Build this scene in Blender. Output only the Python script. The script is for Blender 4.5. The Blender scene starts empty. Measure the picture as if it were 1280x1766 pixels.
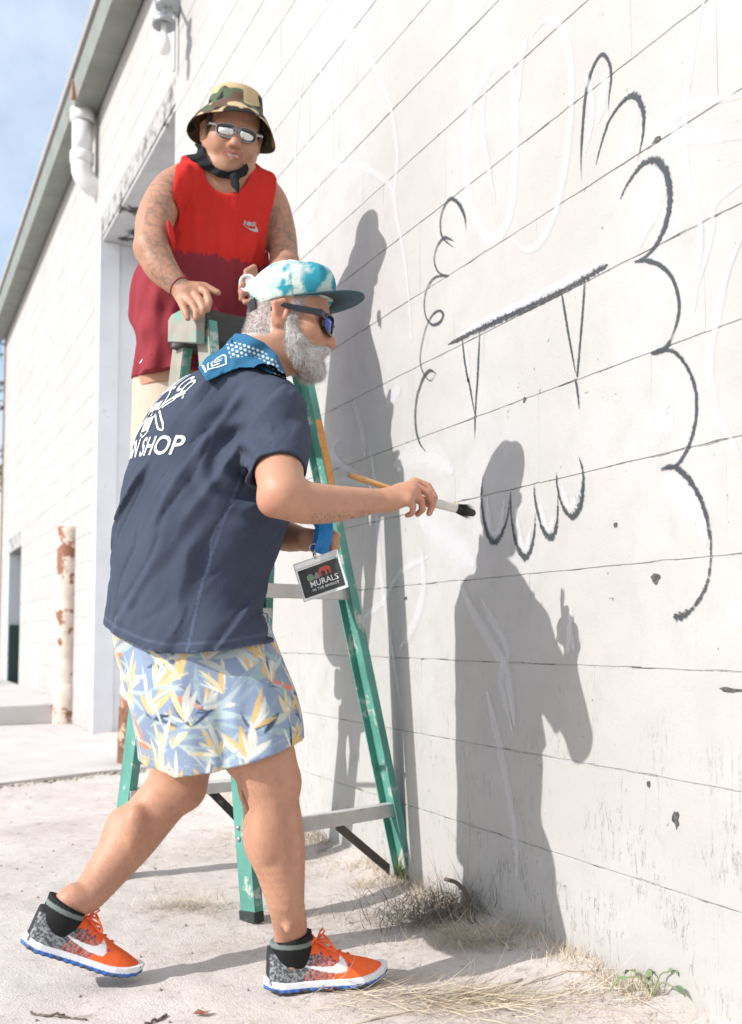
import bpy, bmesh, math, random
import numpy as np
from mathutils import Vector, Matrix
from mathutils.bvhtree import BVHTree

random.seed(7)
rng = np.random.default_rng(7)
scene = bpy.context.scene
col = scene.collection
R = math.radians

# ------------------------------------------------------------------ camera
CAM = np.array([-1.57, 0.0, 0.82]); YAW = R(26.0); PITCH = R(3.5); F = 1717.0; PY0 = 992.0
cam_d = bpy.data.cameras.new('camera'); cam = bpy.data.objects.new('camera', cam_d); col.objects.link(cam)
cam.location = CAM; cam.rotation_euler = (R(90) + PITCH, 0, -YAW)
cam_d.sensor_fit = 'VERTICAL'; cam_d.sensor_height = 36.0; cam_d.lens = 36.0 * F / 1766.0
cam_d.shift_y = (PY0 - 883.0) / 1766.0
cam_d.clip_start = 0.05; cam_d.clip_end = 500
cam_d.dof.use_dof = True; cam_d.dof.focus_distance = 2.48; cam_d.dof.aperture_fstop = 3.6
scene.camera = cam

# ------------------------------------------------------------------ sky, sun, exposure
SUN_EL = R(34.0); SUN_AZ = R(4.0)          # light travels mostly along +x (into the wall), a little along +y
sun_dir = Vector((math.cos(SUN_EL) * math.cos(SUN_AZ), math.cos(SUN_EL) * math.sin(SUN_AZ), -math.sin(SUN_EL)))
w = bpy.data.worlds.new('World'); scene.world = w; w.use_nodes = True
nt = w.node_tree; bg = nt.nodes['Background']
sky = nt.nodes.new('ShaderNodeTexSky'); sky.sky_type = 'NISHITA'; sky.sun_disc = False
sky.sun_elevation = SUN_EL
sky.sun_rotation = math.atan2(-sun_dir.x, -sun_dir.y)
sky.air_density = 1.0; sky.dust_density = 1.2; sky.ozone_density = 1.0
# thin high cloud veil over the whole sky
tcw = nt.nodes.new('ShaderNodeTexCoord'); cn = nt.nodes.new('ShaderNodeTexNoise'); cn.inputs['Scale'].default_value = 2.6; cn.inputs['Detail'].default_value = 7; cn.inputs['Roughness'].default_value = 0.62
nt.links.new(tcw.outputs['Generated'], cn.inputs['Vector'])
cm = nt.nodes.new('ShaderNodeMapRange'); cm.inputs['From Min'].default_value = 0.38; cm.inputs['From Max'].default_value = 0.72; cm.inputs['To Min'].default_value = 0.14; cm.inputs['To Max'].default_value = 0.55
nt.links.new(cn.outputs['Fac'], cm.inputs['Value'])
cx_ = nt.nodes.new('ShaderNodeMix'); cx_.data_type = 'RGBA'; nt.links.new(cm.outputs[0], cx_.inputs['Factor']); nt.links.new(sky.outputs[0], cx_.inputs[6]); cx_.inputs[7].default_value = (6.9, 7.4, 7.9, 1)
nt.links.new(cx_.outputs[2], bg.inputs[0]); bg.inputs[1].default_value = 0.15
sl = bpy.data.lights.new('sun', 'SUN'); sl.energy = 3.6; sl.angle = R(0.53); sl.color = (1.0, 0.972, 0.945)
so = bpy.data.objects.new('sun', sl); col.objects.link(so); so.rotation_euler = sun_dir.to_track_quat('-Z', 'Y').to_euler()
so.location = (-8, -3, 9)
scene.view_settings.view_transform = 'Standard'; scene.view_settings.look = 'None'
scene.view_settings.gamma = 1.0; scene.view_settings.use_curve_mapping = False
scene.view_settings.exposure = 0.50
scene.render.engine = 'CYCLES'
scene.cycles.max_bounces = 8; scene.cycles.transparent_max_bounces = 24
scene.cycles.caustics_reflective = False; scene.cycles.caustics_refractive = False

# ------------------------------------------------------------------ measuring helpers (real distances)
CR = np.array([math.cos(YAW), -math.sin(YAW), 0.0])       # to the right of the view
CF = np.array([math.sin(YAW), math.cos(YAW), 0.0])        # away from the view
UP = np.array([0.0, 0.0, 1.0])
def _ray(x, y):
    u = (x - 640.0) / F; v = -(y - PY0) / F
    return u, math.cos(PITCH) - v * math.sin(PITCH), math.sin(PITCH) + v * math.cos(PITCH)
def P(x, y, D):
    u, c, s = _ray(x, y); t = D / c
    return CAM + CR * (u * t) + CF * D + UP * (s * t)
def G(x, y, z=0.0):
    u, c, s = _ray(x, y); t = (z - CAM[2]) / s
    p = CAM + CR * (u * t) + CF * (c * t) + UP * (s * t); return p
def WP(x, y, xw=0.0):
    u, c, s = _ray(x, y); d = CR * u + CF * c + UP * s
    t = (xw - CAM[0]) / d[0]; return CAM + d * t
def camxy(p):
    q = np.asarray(p) - CAM
    return q @ CR, q @ CF
def project(p):
    q = np.asarray(p) - CAM
    X = q @ CR; Fw = q @ CF; Z = q[..., 2]
    dz = Fw * math.cos(PITCH) + Z * math.sin(PITCH); uy = -Fw * math.sin(PITCH) + Z * math.cos(PITCH)
    return 640 + F * X / dz, PY0 - F * uy / dz
def nrm(v):
    v = np.asarray(v, float); return v / np.linalg.norm(v)
def srgb(r, g, b):
    f = lambda c: (c / 255 / 12.92) if c / 255 <= 0.04045 else ((c / 255 + 0.055) / 1.055) ** 2.4
    return (f(r), f(g), f(b))

# ------------------------------------------------------------------ materials
MATS = {}
def mat(name, base=(0.5, 0.5, 0.5), rough=0.7, attr=None, var=0.0, vscale=20.0, bump=0.0, bscale=80.0, metal=0.0, sss=0.0, spec=0.5, coat=0.0, detail=4.0, dark=None, dscale=8.0, damt=(0.55, 0.7)):
    m = bpy.data.materials.new(name); m.use_nodes = True; n = m.node_tree.nodes; l = m.node_tree.links
    b = n['Principled BSDF']; b.inputs['Roughness'].default_value = rough; b.inputs['Metallic'].default_value = metal
    b.inputs['Specular IOR Level'].default_value = spec; b.inputs['Coat Weight'].default_value = coat
    b.inputs['Base Color'].default_value = (*base, 1)
    tc = n.new('ShaderNodeTexCoord'); src = None
    if attr:
        a = n.new('ShaderNodeAttribute'); a.attribute_name = attr; src = a.outputs['Color']
    if var:
        no = n.new('ShaderNodeTexNoise'); no.inputs['Scale'].default_value = vscale; no.inputs['Detail'].default_value = detail
        l.new(tc.outputs['Object'], no.inputs['Vector'])
        mr = n.new('ShaderNodeMapRange'); mr.inputs['From Min'].default_value = 0.3; mr.inputs['From Max'].default_value = 0.7
        mr.inputs['To Min'].default_value = 1 - var; mr.inputs['To Max'].default_value = 1 + var
        l.new(no.outputs['Fac'], mr.inputs['Value'])
        vm = n.new('ShaderNodeVectorMath'); vm.operation = 'SCALE'
        if src: l.new(src, vm.inputs[0])
        else: vm.inputs[0].default_value = base
        l.new(mr.outputs[0], vm.inputs['Scale']); src = vm.outputs[0]
    if dark:
        no = n.new('ShaderNodeTexNoise'); no.inputs['Scale'].default_value = dscale; no.inputs['Detail'].default_value = 8; no.inputs['Roughness'].default_value = 0.65
        l.new(tc.outputs['Object'], no.inputs['Vector'])
        mr = n.new('ShaderNodeMapRange'); mr.inputs['From Min'].default_value = damt[0]; mr.inputs['From Max'].default_value = damt[1]
        l.new(no.outputs['Fac'], mr.inputs['Value'])
        mx = n.new('ShaderNodeMix'); mx.data_type = 'RGBA'; l.new(mr.outputs[0], mx.inputs['Factor'])
        if src: l.new(src, mx.inputs[6])
        else: mx.inputs[6].default_value = (*base, 1)
        mx.inputs[7].default_value = (*dark, 1); src = mx.outputs[2]
    if src: l.new(src, b.inputs['Base Color'])
    if bump:
        no = n.new('ShaderNodeTexNoise'); no.inputs['Scale'].default_value = bscale; no.inputs['Detail'].default_value = 5
        l.new(tc.outputs['Object'], no.inputs['Vector'])
        bp = n.new('ShaderNodeBump'); bp.inputs['Strength'].default_value = bump; bp.inputs['Distance'].default_value = 0.01
        l.new(no.outputs['Fac'], bp.inputs['Height']); l.new(bp.outputs[0], b.inputs['Normal'])
    if sss:
        b.inputs['Subsurface Weight'].default_value = sss; b.inputs['Subsurface Radius'].default_value = (0.01, 0.004, 0.002); b.inputs['Subsurface Scale'].default_value = 0.6
    MATS[name] = m; return m

# ------------------------------------------------------------------ object helpers
def link(o, parent=None):
    col.objects.link(o)
    if parent is not None: o.parent = parent
    return o
def tag(o, label=None, cat=None, group=None, kind=None):
    if label: o['label'] = label
    if cat: o['category'] = cat
    if group: o['group'] = group
    if kind: o['kind'] = kind
    return o
def empty(name, loc=(0, 0, 0)):
    # things are modelled in world coordinates, so the Empty keeps an identity matrix for its parts
    o = bpy.data.objects.new(name, None); o.empty_display_size = 0.1; col.objects.link(o); o.location = loc
    return o
def parent_keep(o, parent):
    o.parent = parent; o.matrix_parent_inverse = Matrix.Translation(parent.location).inverted() if parent.type == 'EMPTY' else Matrix.Identity(4)
def mesh_obj(name, verts, faces, m=None, parent=None, smooth=False, colors=None):
    me = bpy.data.meshes.new(name)
    if isinstance(faces, np.ndarray):
        k = faces.shape[1]; nv = len(verts); nf = len(faces)
        me.vertices.add(nv); me.vertices.foreach_set('co', np.asarray(verts, np.float32).ravel())
        me.loops.add(nf * k); me.loops.foreach_set('vertex_index', faces.astype(np.int32).ravel())
        me.polygons.add(nf); me.polygons.foreach_set('loop_start', np.arange(0, nf * k, k, dtype=np.int32))
        me.update(calc_edges=True); me.validate()
    else:
        me.from_pydata([tuple(map(float, v)) for v in verts], [], faces); me.update()
    if smooth: me.polygons.foreach_set('use_smooth', np.ones(len(me.polygons), bool))
    if colors is not None:
        ca = me.color_attributes.new('Col', 'FLOAT_COLOR', 'POINT')
        c4 = np.ones((len(verts), 4), np.float32); c4[:, :3] = colors; ca.data.foreach_set('color', c4.ravel())
    if m: me.materials.append(m)
    o = bpy.data.objects.new(name, me); col.objects.link(o)
    if parent is not None: parent_keep(o, parent)
    return o
class MB:
    def __init__(s): s.v = []; s.f = []
    def add(s, vs, fs):
        n = len(s.v); s.v += [tuple(map(float, q)) for q in vs]; s.f += [tuple(i + n for i in q) for q in fs]
    def box(s, lo, hi):
        x0, y0, z0 = lo; x1, y1, z1 = hi
        s.add([(x0, y0, z0), (x1, y0, z0), (x1, y1, z0), (x0, y1, z0), (x0, y0, z1), (x1, y0, z1), (x1, y1, z1), (x0, y1, z1)],
              [(0, 3, 2, 1), (4, 5, 6, 7), (0, 1, 5, 4), (1, 2, 6, 5), (2, 3, 7, 6), (3, 0, 4, 7)])
    def prism(s, prof, a, b, u, v, u2=None, v2=None):
        a, b, u, v = map(np.asarray, (a, b, u, v)); u2 = u if u2 is None else np.asarray(u2); v2 = v if v2 is None else np.asarray(v2); n = len(prof)
        vs = [a + u * p[0] + v * p[1] for p in prof] + [b + u2 * p[0] + v2 * p[1] for p in prof]
        fs = [tuple(range(n))[::-1], tuple(range(n, 2 * n))] + [(i, (i + 1) % n, n + (i + 1) % n, n + i) for i in range(n)]
        s.add(vs, fs)
    def tube(s, pts, rad, n=10, cap=True):
        pts = [np.asarray(p, float) for p in pts]; rad = [rad] * len(pts) if np.isscalar(rad) else rad; base = len(s.v); ref = None
        for i, p in enumerate(pts):
            t = nrm(pts[min(i + 1, len(pts) - 1)] - pts[max(i - 1, 0)])
            if ref is None:
                ref = np.cross(t, [0, 0, 1]) if abs(t[2]) < 0.9 else np.cross(t, [1, 0, 0])
            u = nrm(ref - t * (ref @ t)); vv = np.cross(t, u); ref = u
            for k in range(n):
                a = 2 * math.pi * k / n; s.v.append(tuple(p + (u * math.cos(a) + vv * math.sin(a)) * rad[i]))
        for i in range(len(pts) - 1):
            for k in range(n):
                s.f.append((base + i * n + k, base + i * n + (k + 1) % n, base + (i + 1) * n + (k + 1) % n, base + (i + 1) * n + k))
        if cap:
            s.f.append(tuple(base + k for k in range(n))[::-1]); s.f.append(tuple(base + (len(pts) - 1) * n + k for k in range(n)))
    def lathe(s, c, ax, prof, n=24):
        c = np.asarray(c, float); ax = nrm(ax); u = nrm(np.cross(ax, [0.3, 0.9, 0.2])); v = np.cross(ax, u); base = len(s.v)
        for r, h in prof:
            for k in range(n):
                a = 2 * math.pi * k / n; s.v.append(tuple(c + ax * h + (u * math.cos(a) + v * math.sin(a)) * r))
        for i in range(len(prof) - 1):
            for k in range(n):
                s.f.append((base + i * n + k, base + i * n + (k + 1) % n, base + (i + 1) * n + (k + 1) % n, base + (i + 1) * n + k))
    def build(s, name, m, parent=None, smooth=False, bevel=0.0, colors=None):
        o = mesh_obj(name, s.v, s.f, m, parent, smooth, colors)
        bm = bmesh.new(); bm.from_mesh(o.data); bmesh.ops.recalc_face_normals(bm, faces=bm.faces); bm.to_mesh(o.data); bm.free()
        if bevel:
            b = o.modifiers.new('bevel', 'BEVEL'); b.width = bevel; b.segments = 2; b.limit_method = 'ANGLE'; b.angle_limit = R(40)
        return o

# lattice noise, vectorised
_T = rng.random((64, 64, 64)).astype(np.float32)
def noise(p):
    p = np.asarray(p, np.float32); i = np.floor(p).astype(np.int32); f = p - i; f = f * f * (3 - 2 * f); i &= 63; j = (i + 1) & 63
    x0, y0, z0 = i[:, 0], i[:, 1], i[:, 2]; x1, y1, z1 = j[:, 0], j[:, 1], j[:, 2]; fx, fy, fz = f[:, 0], f[:, 1], f[:, 2]
    a = _T[x0, y0, z0] * (1 - fx) + _T[x1, y0, z0] * fx; b = _T[x0, y1, z0] * (1 - fx) + _T[x1, y1, z0] * fx
    c = _T[x0, y0, z1] * (1 - fx) + _T[x1, y0, z1] * fx; d = _T[x0, y1, z1] * (1 - fx) + _T[x1, y1, z1] * fx
    return (a * (1 - fy) + b * fy) * (1 - fz) + (c * (1 - fy) + d * fy) * fz
def fbm(p, o=3):
    s = 0; a = 0.5; t = 0
    for k in range(o): s = s + a * noise(np.asarray(p) * 2 ** k + 13.7 * k); t += a; a *= 0.5
    return s / t
def cat(pts, n=8):
    """Catmull-Rom through points"""
    pts = np.asarray(pts, float); q = np.vstack([2 * pts[0] - pts[1], pts, 2 * pts[-1] - pts[-2]]); out = []
    for i in range(1, len(q) - 2):
        for k in range(n):
            t = k / n
            out.append(0.5 * (2 * q[i] + (q[i + 1] - q[i - 1]) * t + (2 * q[i - 1] - 5 * q[i] + 4 * q[i + 1] - q[i + 2]) * t * t + (3 * q[i] - q[i - 1] - 3 * q[i + 1] + q[i + 2]) * t ** 3))
    out.append(q[-2]); return np.array(out)

# ------------------------------------------------------------------ signed-distance modelling for bodies and cloth
def smin(a, b, k):
    h = np.clip(0.5 + 0.5 * (b - a) / k, 0, 1); return b * (1 - h) + a * h - k * h * (1 - h)
class Field:
    def __init__(s): s.pr = []; s.post = []
    def _add(s, fn, lo, hi, k, op): s.pr.append((fn, np.asarray(lo, float), np.asarray(hi, float), k, op)); return s
    def rc(s, a, b, ra, rb, k=0.015, op='u'):
        a = np.asarray(a, float); b = np.asarray(b, float); ab = b - a; L = max(ab @ ab, 1e-9); r = max(ra, rb)
        def fn(p):
            t = np.clip(((p - a) @ ab) / L, 0, 1); return np.linalg.norm(p - a - t[:, None] * ab, axis=1) - (ra + (rb - ra) * t)
        return s._add(fn, np.minimum(a, b) - r, np.maximum(a, b) + r, k, op)
    def chain(s, pr, k=0.015, op='u', smooth=True):
        pr = [(np.asarray(p, float), r) for p, r in pr]
        if smooth and len(pr) > 2:
            q = cat([list(p) + [r] for p, r in pr], 4); pr = [(x[:3], x[3]) for x in q]
        A = np.array([p for p, r in pr]); rr = np.array([r for p, r in pr])
        def fn(p):
            d = np.full(len(p), 9.0)
            for i in range(len(A) - 1):
                ab = A[i + 1] - A[i]; q = p - A[i]; t = np.clip((q @ ab) / max(ab @ ab, 1e-9), 0, 1); q -= t[:, None] * ab
                d = np.minimum(d, np.sqrt(np.einsum('ij,ij->i', q, q)) - (rr[i] + (rr[i + 1] - rr[i]) * t))
            return d
        return s._add(fn, A.min(0) - rr.max(), A.max(0) + rr.max(), k, op)
    def ell(s, c, r, ax=None, k=0.015, op='u'):
        c = np.asarray(c, float); r = np.asarray(r, float) * np.ones(3); M = np.eye(3) if ax is None else np.asarray(ax, float)
        def fn(p):
            q = (p - c) @ M.T; k0 = np.linalg.norm(q / r, axis=1); k1 = np.linalg.norm(q / (r * r), axis=1) + 1e-9; return k0 * (k0 - 1) / k1
        e = np.abs(M.T) @ r
        return s._add(fn, c - e, c + e, k, op)
    def stack(s, lev, ax, ay, k=0.03, op='u', pw=2.2):
        """horizontal elliptical sections: (z, cx, cy, rx, ry) with axes ax, ay"""
        L = cat(sorted([list(map(float, q)) for q in lev], key=lambda q: q[0]), 6); ax = np.asarray(ax, float)[:2]; ay = np.asarray(ay, float)[:2]
        z0, z1 = L[0, 0], L[-1, 0]; rm = L[:, 3:5].max()
        def fn(p):
            z = np.clip(p[:, 2], z0, z1); I = [np.interp(z, L[:, 0], L[:, i]) for i in range(1, 5)]
            dx = p[:, 0] - I[0]; dy = p[:, 1] - I[1]; a = np.abs(dx * ax[0] + dy * ax[1]) / I[2]; b = np.abs(dx * ay[0] + dy * ay[1]) / I[3]
            q = (a ** pw + b ** pw) ** (1 / pw); rad = np.sqrt(dx * dx + dy * dy); rloc = np.where(q > 1e-6, rad / np.maximum(q, 1e-6), np.minimum(I[2], I[3]))
            d = (rad - rloc) * 0.9
            dz = np.maximum(p[:, 2] - z1, z0 - p[:, 2])
            return np.where(dz > 0, np.sqrt(np.maximum(d, 0) ** 2 + dz ** 2), np.maximum(d, dz))
        lo = np.array([L[:, 1].min() - rm, L[:, 2].min() - rm, z0]); hi = np.array([L[:, 1].max() + rm, L[:, 2].max() + rm, z1])
        return s._add(fn, lo, hi, k, op)
    def fn(s, f, lo, hi, k=0.01, op='u'): return s._add(f, lo, hi, k, op)
    def ev(s, p, band=0.05):
        d = np.full(len(p), 0.6); pl, ph = p.min(0), p.max(0)
        for fn, lo, hi, k, op in s.pr:
            m = band + k; lo = lo - m; hi = hi + m
            if np.any(pl > hi) or np.any(ph < lo): continue
            if np.all(pl > lo) and np.all(ph < hi): w = slice(None)
            else:
                w = (p[:, 0] > lo[0]) & (p[:, 0] < hi[0]) & (p[:, 1] > lo[1]) & (p[:, 1] < hi[1]) & (p[:, 2] > lo[2]) & (p[:, 2] < hi[2])
                if not w.any(): continue
            q = fn(p[w])
            d[w] = smin(d[w], q, k) if op == 'u' else (-smin(-d[w], q, k) if op == 's' else np.maximum(d[w], q))
        for f in s.post: d = f(p, d)
        return d
    def bounds(s):
        u = [q for q in s.pr if q[4] == 'u']
        return np.min([q[1] for q in u], 0) - 0.02, np.max([q[2] for q in u], 0) + 0.02
def surf(f, h, lo=None, hi=None, smooth=1):
    """surface nets on sparse bricks -> verts, quads"""
    if lo is None: lo, hi = f.bounds()
    B = 8; nb = np.ceil((hi - lo) / (B * h)).astype(int) + 1
    gi = np.stack(np.meshgrid(*[np.arange(n) for n in nb], indexing='ij'), -1).reshape(-1, 3)
    d = f.ev(lo + (gi + 0.5) * B * h, band=B * h * 2)
    gi = gi[np.abs(d) < B * h * 1.25]
    c4 = gi // 4; gi = gi[np.lexsort((c4[:, 2], c4[:, 1], c4[:, 0]))]
    loc = np.stack(np.meshgrid(*[np.arange(B + 1)] * 3, indexing='ij'), -1).reshape(-1, 3)
    pts = (gi[:, None, :] * B + loc[None]).reshape(-1, 3)
    V = np.empty(len(pts), np.float32); ch = 729 * 48
    for i in range(0, len(pts), ch): V[i:i + ch] = f.ev(lo + pts[i:i + ch] * h)
    V = V.reshape(len(gi), B + 1, B + 1, B + 1); S = V < 0
    acc = np.zeros((len(gi), B, B, B, 3), np.float32); cnt = np.zeros((len(gi), B, B, B), np.float32)
    sl = lambda o: tuple([slice(None)] + [slice(q, q + B) for q in o])
    for a in range(3):
        oth = [q for q in range(3) if q != a]
        for i in (0, 1):
            for j in (0, 1):
                o0 = [0, 0, 0]; o0[oth[0]] = i; o0[oth[1]] = j; o1 = list(o0); o1[a] = 1
                v0 = V[sl(o0)]; v1 = V[sl(o1)]; x = (v0 < 0) != (v1 < 0); t = np.where(x, v0 / np.where(x, v0 - v1, 1), 0)
                cnt += x; acc[..., a] += t * x; acc[..., oth[0]] += i * x; acc[..., oth[1]] += j * x
    act = cnt > 0; bi, ci, cj, ck = np.nonzero(act)
    cell = gi[bi] * B + np.stack([ci, cj, ck], -1); verts = lo + (cell + acc[act] / cnt[act][:, None]) * h
    N = nb * B + 4; key = (cell[:, 0] * N[1] + cell[:, 1]) * N[2] + cell[:, 2]; order = np.argsort(key); ks = key[order]
    faces = []
    for a in range(3):
        o1 = [0, 0, 0]; o1[a] = 1; s0 = S[sl((0, 0, 0))]; s1 = S[sl(o1)]; b_, i_, j_, k_ = np.nonzero(s0 != s1)
        c = gi[b_] * B + np.stack([i_, j_, k_], -1); sg = s0[b_, i_, j_, k_]; p_, q_ = (a + 1) % 3, (a + 2) % 3; ids = []; ok = np.ones(len(c), bool)
        for dp, dq in ((0, 0), (-1, 0), (-1, -1), (0, -1)):
            cc = c.copy(); cc[:, p_] += dp; cc[:, q_] += dq; kk = (cc[:, 0] * N[1] + cc[:, 1]) * N[2] + cc[:, 2]
            pos = np.clip(np.searchsorted(ks, kk), 0, len(ks) - 1); ok &= ks[pos] == kk; ids.append(order[pos])
        q = np.stack(ids, -1); q[~sg] = q[~sg][:, ::-1]; faces.append(q[ok])
    faces = np.concatenate(faces)
    for _ in range(smooth): verts = relax(verts, faces)
    return verts, faces
def relax(v, f, w=0.6):
    e = np.concatenate([f[:, [0, 1]], f[:, [1, 2]], f[:, [2, 3]], f[:, [3, 0]]]); n = len(v); c = np.bincount(e[:, 0], minlength=n).astype(float); out = np.empty_like(v)
    for a in range(3): out[:, a] = np.bincount(e[:, 0], weights=v[e[:, 1], a], minlength=n) / np.maximum(c, 1)
    return np.where((c > 0)[:, None], v * (1 - w) + out * w, v)
def vnormals(v, f):
    n = np.cross(v[f[:, 2]] - v[f[:, 0]], v[f[:, 3]] - v[f[:, 1]]); out = np.zeros_like(v)
    for k in range(4):
        for a in range(3): out[:, a] += np.bincount(f[:, k], weights=n[:, a], minlength=len(v))
    return out / np.maximum(np.linalg.norm(out, axis=1), 1e-9)[:, None]
class Frame:
    def __init__(s, o, x, z, sc=1.0):
        s.o = np.asarray(o, float); s.x = nrm(x); z = np.asarray(z, float); s.z = nrm(z - s.x * (z @ s.x)); s.y = np.cross(s.z, s.x); s.s = sc; s.M = np.stack([s.x, s.y, s.z])
    def __call__(s, x, y, z): return s.o + (s.x * x + s.y * y + s.z * z) * s.s
    def loc(s, p): return ((np.asarray(p) - s.o) @ s.M.T) / s.s
def strands(name, roots, dirs, length, width, m, parent=None, curl=0.3, seg=3, colors=None, seed=1):
    """thin tapered hair / straw ribbons, one mesh"""
    r = np.random.default_rng(seed); n = len(roots); roots = np.asarray(roots, float); d = np.asarray(dirs, float); L = np.asarray(length) * np.ones(n); W = np.asarray(width) * np.ones(n)
    side = np.cross(d, r.normal(size=(n, 3))); side /= np.linalg.norm(side, axis=1)[:, None] + 1e-9; bend = r.normal(size=(n, 3)) * curl
    vs = []; pos = roots.copy(); dd = d.copy(); rows = []
    for i in range(seg + 1):
        ww = (W * (1 - i / (seg + 0.3)))[:, None]; rows.append(np.stack([pos - side * ww * 0.5, pos + side * ww * 0.5], 1))
        dd = dd + bend / seg; dd /= np.linalg.norm(dd, axis=1)[:, None]; pos = pos + dd * (L / seg)[:, None]
    V = np.stack(rows, 1).reshape(-1, 3); per = 2 * (seg + 1); fs = []
    b = np.arange(n) * per
    for i in range(seg): fs.append(np.stack([b + 2 * i, b + 2 * i + 1, b + 2 * i + 3, b + 2 * i + 2], -1))
    C = None if colors is None else np.repeat(np.asarray(colors), per, axis=0)
    return mesh_obj(name, V, np.concatenate(fs), m, parent, True, C)

# ================================================================== SETTING
def nodes_of(m): return m.node_tree.nodes, m.node_tree.links
def wall_material(name, base):
    """old cream wall paint: broad tint changes, chips, hairline vertical crazing, roller texture"""
    m = bpy.data.materials.new(name); m.use_nodes = True; n, l = nodes_of(m); b = n['Principled BSDF']; b.inputs['Roughness'].default_value = 0.75; b.inputs['Specular IOR Level'].default_value = 0.3
    tc = n.new('ShaderNodeTexCoord'); geo = n.new('ShaderNodeNewGeometry')
    def nz(scale, detail=5, rough=0.6, vec=None):
        q = n.new('ShaderNodeTexNoise'); q.inputs['Scale'].default_value = scale; q.inputs['Detail'].default_value = detail; q.inputs['Roughness'].default_value = rough
        l.new(vec or geo.outputs['Position'], q.inputs['Vector']); return q.outputs['Fac']
    def rng_(v, a, c, t0=0.0, t1=1.0):
        q = n.new('ShaderNodeMapRange'); q.inputs['From Min'].default_value = a; q.inputs['From Max'].default_value = c; q.inputs['To Min'].default_value = t0; q.inputs['To Max'].default_value = t1; l.new(v, q.inputs['Value']); return q.outputs[0]
    def mix(f, a, c):
        q = n.new('ShaderNodeMix'); q.data_type = 'RGBA'; l.new(f, q.inputs['Factor'])
        for s_, v in ((6, a), (7, c)):
            if isinstance(v, tuple): q.inputs[s_].default_value = (*v, 1)
            else: l.new(v, q.inputs[s_])
        return q.outputs[2]
    def mth(op, a, c):
        q = n.new('ShaderNodeMath'); q.operation = op
        for s_, v in ((0, a), (1, c)):
            if isinstance(v, (int, float)): q.inputs[s_].default_value = v
            else: l.new(v, q.inputs[s_])
        return q.outputs[0]
    colr = mix(rng_(nz(1.3, 4), 0.35, 0.65), tuple(c * q for c, q in zip(base, (0.95, 0.935, 0.90))), tuple(min(1, c * 1.05) for c in base))
    colr = mix(rng_(nz(9.0, 6), 0.45, 0.8), colr, tuple(c * q for c, q in zip(base, (0.90, 0.90, 0.88))))
    # worn-through chips
    chips = mth('MULTIPLY', rng_(nz(26, 6, 0.62), 0.665, 0.69), rng_(nz(2.2, 3), 0.47, 0.57))
    # crazing: stretched vertically, stronger low on the wall
    mp = n.new('ShaderNodeMapping'); mp.inputs['Scale'].default_value = (1, 1, 0.16); l.new(geo.outputs['Position'], mp.inputs['Vector'])
    cr = nz(34, 5, 0.6, mp.outputs[0]); cr = rng_(mth('ABSOLUTE', mth('SUBTRACT', cr, 0.5), 0), 0.0, 0.012, 1, 0)
    sx = n.new('ShaderNodeSeparateXYZ'); l.new(geo.outputs['Position'], sx.inputs[0])
    low = rng_(sx.outputs['Z'], 0.95, 0.2, 0, 1)
    patch = mth('MULTIPLY', rng_(nz(5.0, 3), 0.47, 0.57), low)
    cr = mth('MULTIPLY', cr, patch)
    f = mth('MINIMUM', mth('ADD', chips, mth('MULTIPLY', cr, 1.0)), 0.9)
    colr = mix(f, colr, (0.17, 0.17, 0.16))
    # splashed soil along the very foot of the wall
    foot = mth('MULTIPLY', rng_(sx.outputs['Z'], 0.13, 0.0, 0, 1), rng_(nz(14, 5), 0.35, 0.65))
    colr = mix(mth('MULTIPLY', foot, 0.65), colr, (0.36, 0.33, 0.30))
    l.new(colr, b.inputs['Base Color'])
    bp = n.new('ShaderNodeBump'); bp.inputs['Strength'].default_value = 0.25; bp.inputs['Distance'].default_value = 0.004
    h = mth('SUBTRACT', mth('ADD', nz(120, 4), mth('MULTIPLY', nz(14, 4), 1.2)), mth('MULTIPLY', f, 1.5)); l.new(h, bp.inputs['Height']); l.new(bp.outputs[0], b.inputs['Normal'])
    return m
WALLC = (0.415, 0.409, 0.402)
M_wall = wall_material('wall_paint', WALLC)
M_mortar = mat('mortar', (0.39, 0.386, 0.38), 0.9, dark=(0.10, 0.098, 0.09), dscale=8.0, damt=(0.49, 0.60), bump=0.6, bscale=150)
M_white = mat('white_trim', (0.62, 0.63, 0.65), 0.6, var=0.05, vscale=5, dark=(0.42, 0.30, 0.20), dscale=5, damt=(0.66, 0.72))
M_peel = mat('peeling_soffit', (0.42, 0.42, 0.42), 0.85, var=0.1, vscale=6, dark=(0.045, 0.045, 0.042), dscale=3.2, damt=(0.55, 0.585), bump=0.5, bscale=20)
M_gutter = mat('weathered_gutter', (0.22, 0.235, 0.21), 0.6, var=0.12, vscale=4, dark=(0.16, 0.13, 0.10), dscale=3, damt=(0.58, 0.75))
M_roof = mat('roof_metal', (0.33, 0.31, 0.29), 0.55, var=0.1, vscale=3)
M_pvc = mat('pvc_white', (0.70, 0.70, 0.69), 0.45, var=0.04, vscale=9, dark=(0.45, 0.43, 0.40), dscale=7, damt=(0.66, 0.8))
M_green = mat('dark_green_paint', (0.03, 0.06, 0.055), 0.5, var=0.1, vscale=8)
M_galv = mat('galvanised', (0.35, 0.37, 0.38), 0.4, metal=0.6, var=0.08, vscale=15)
M_brass = mat('rust_edge', (0.30, 0.15, 0.08), 0.85, var=0.2, vscale=20)
M_bulb = mat('milk_glass', (0.75, 0.75, 0.74), 0.25)

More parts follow.
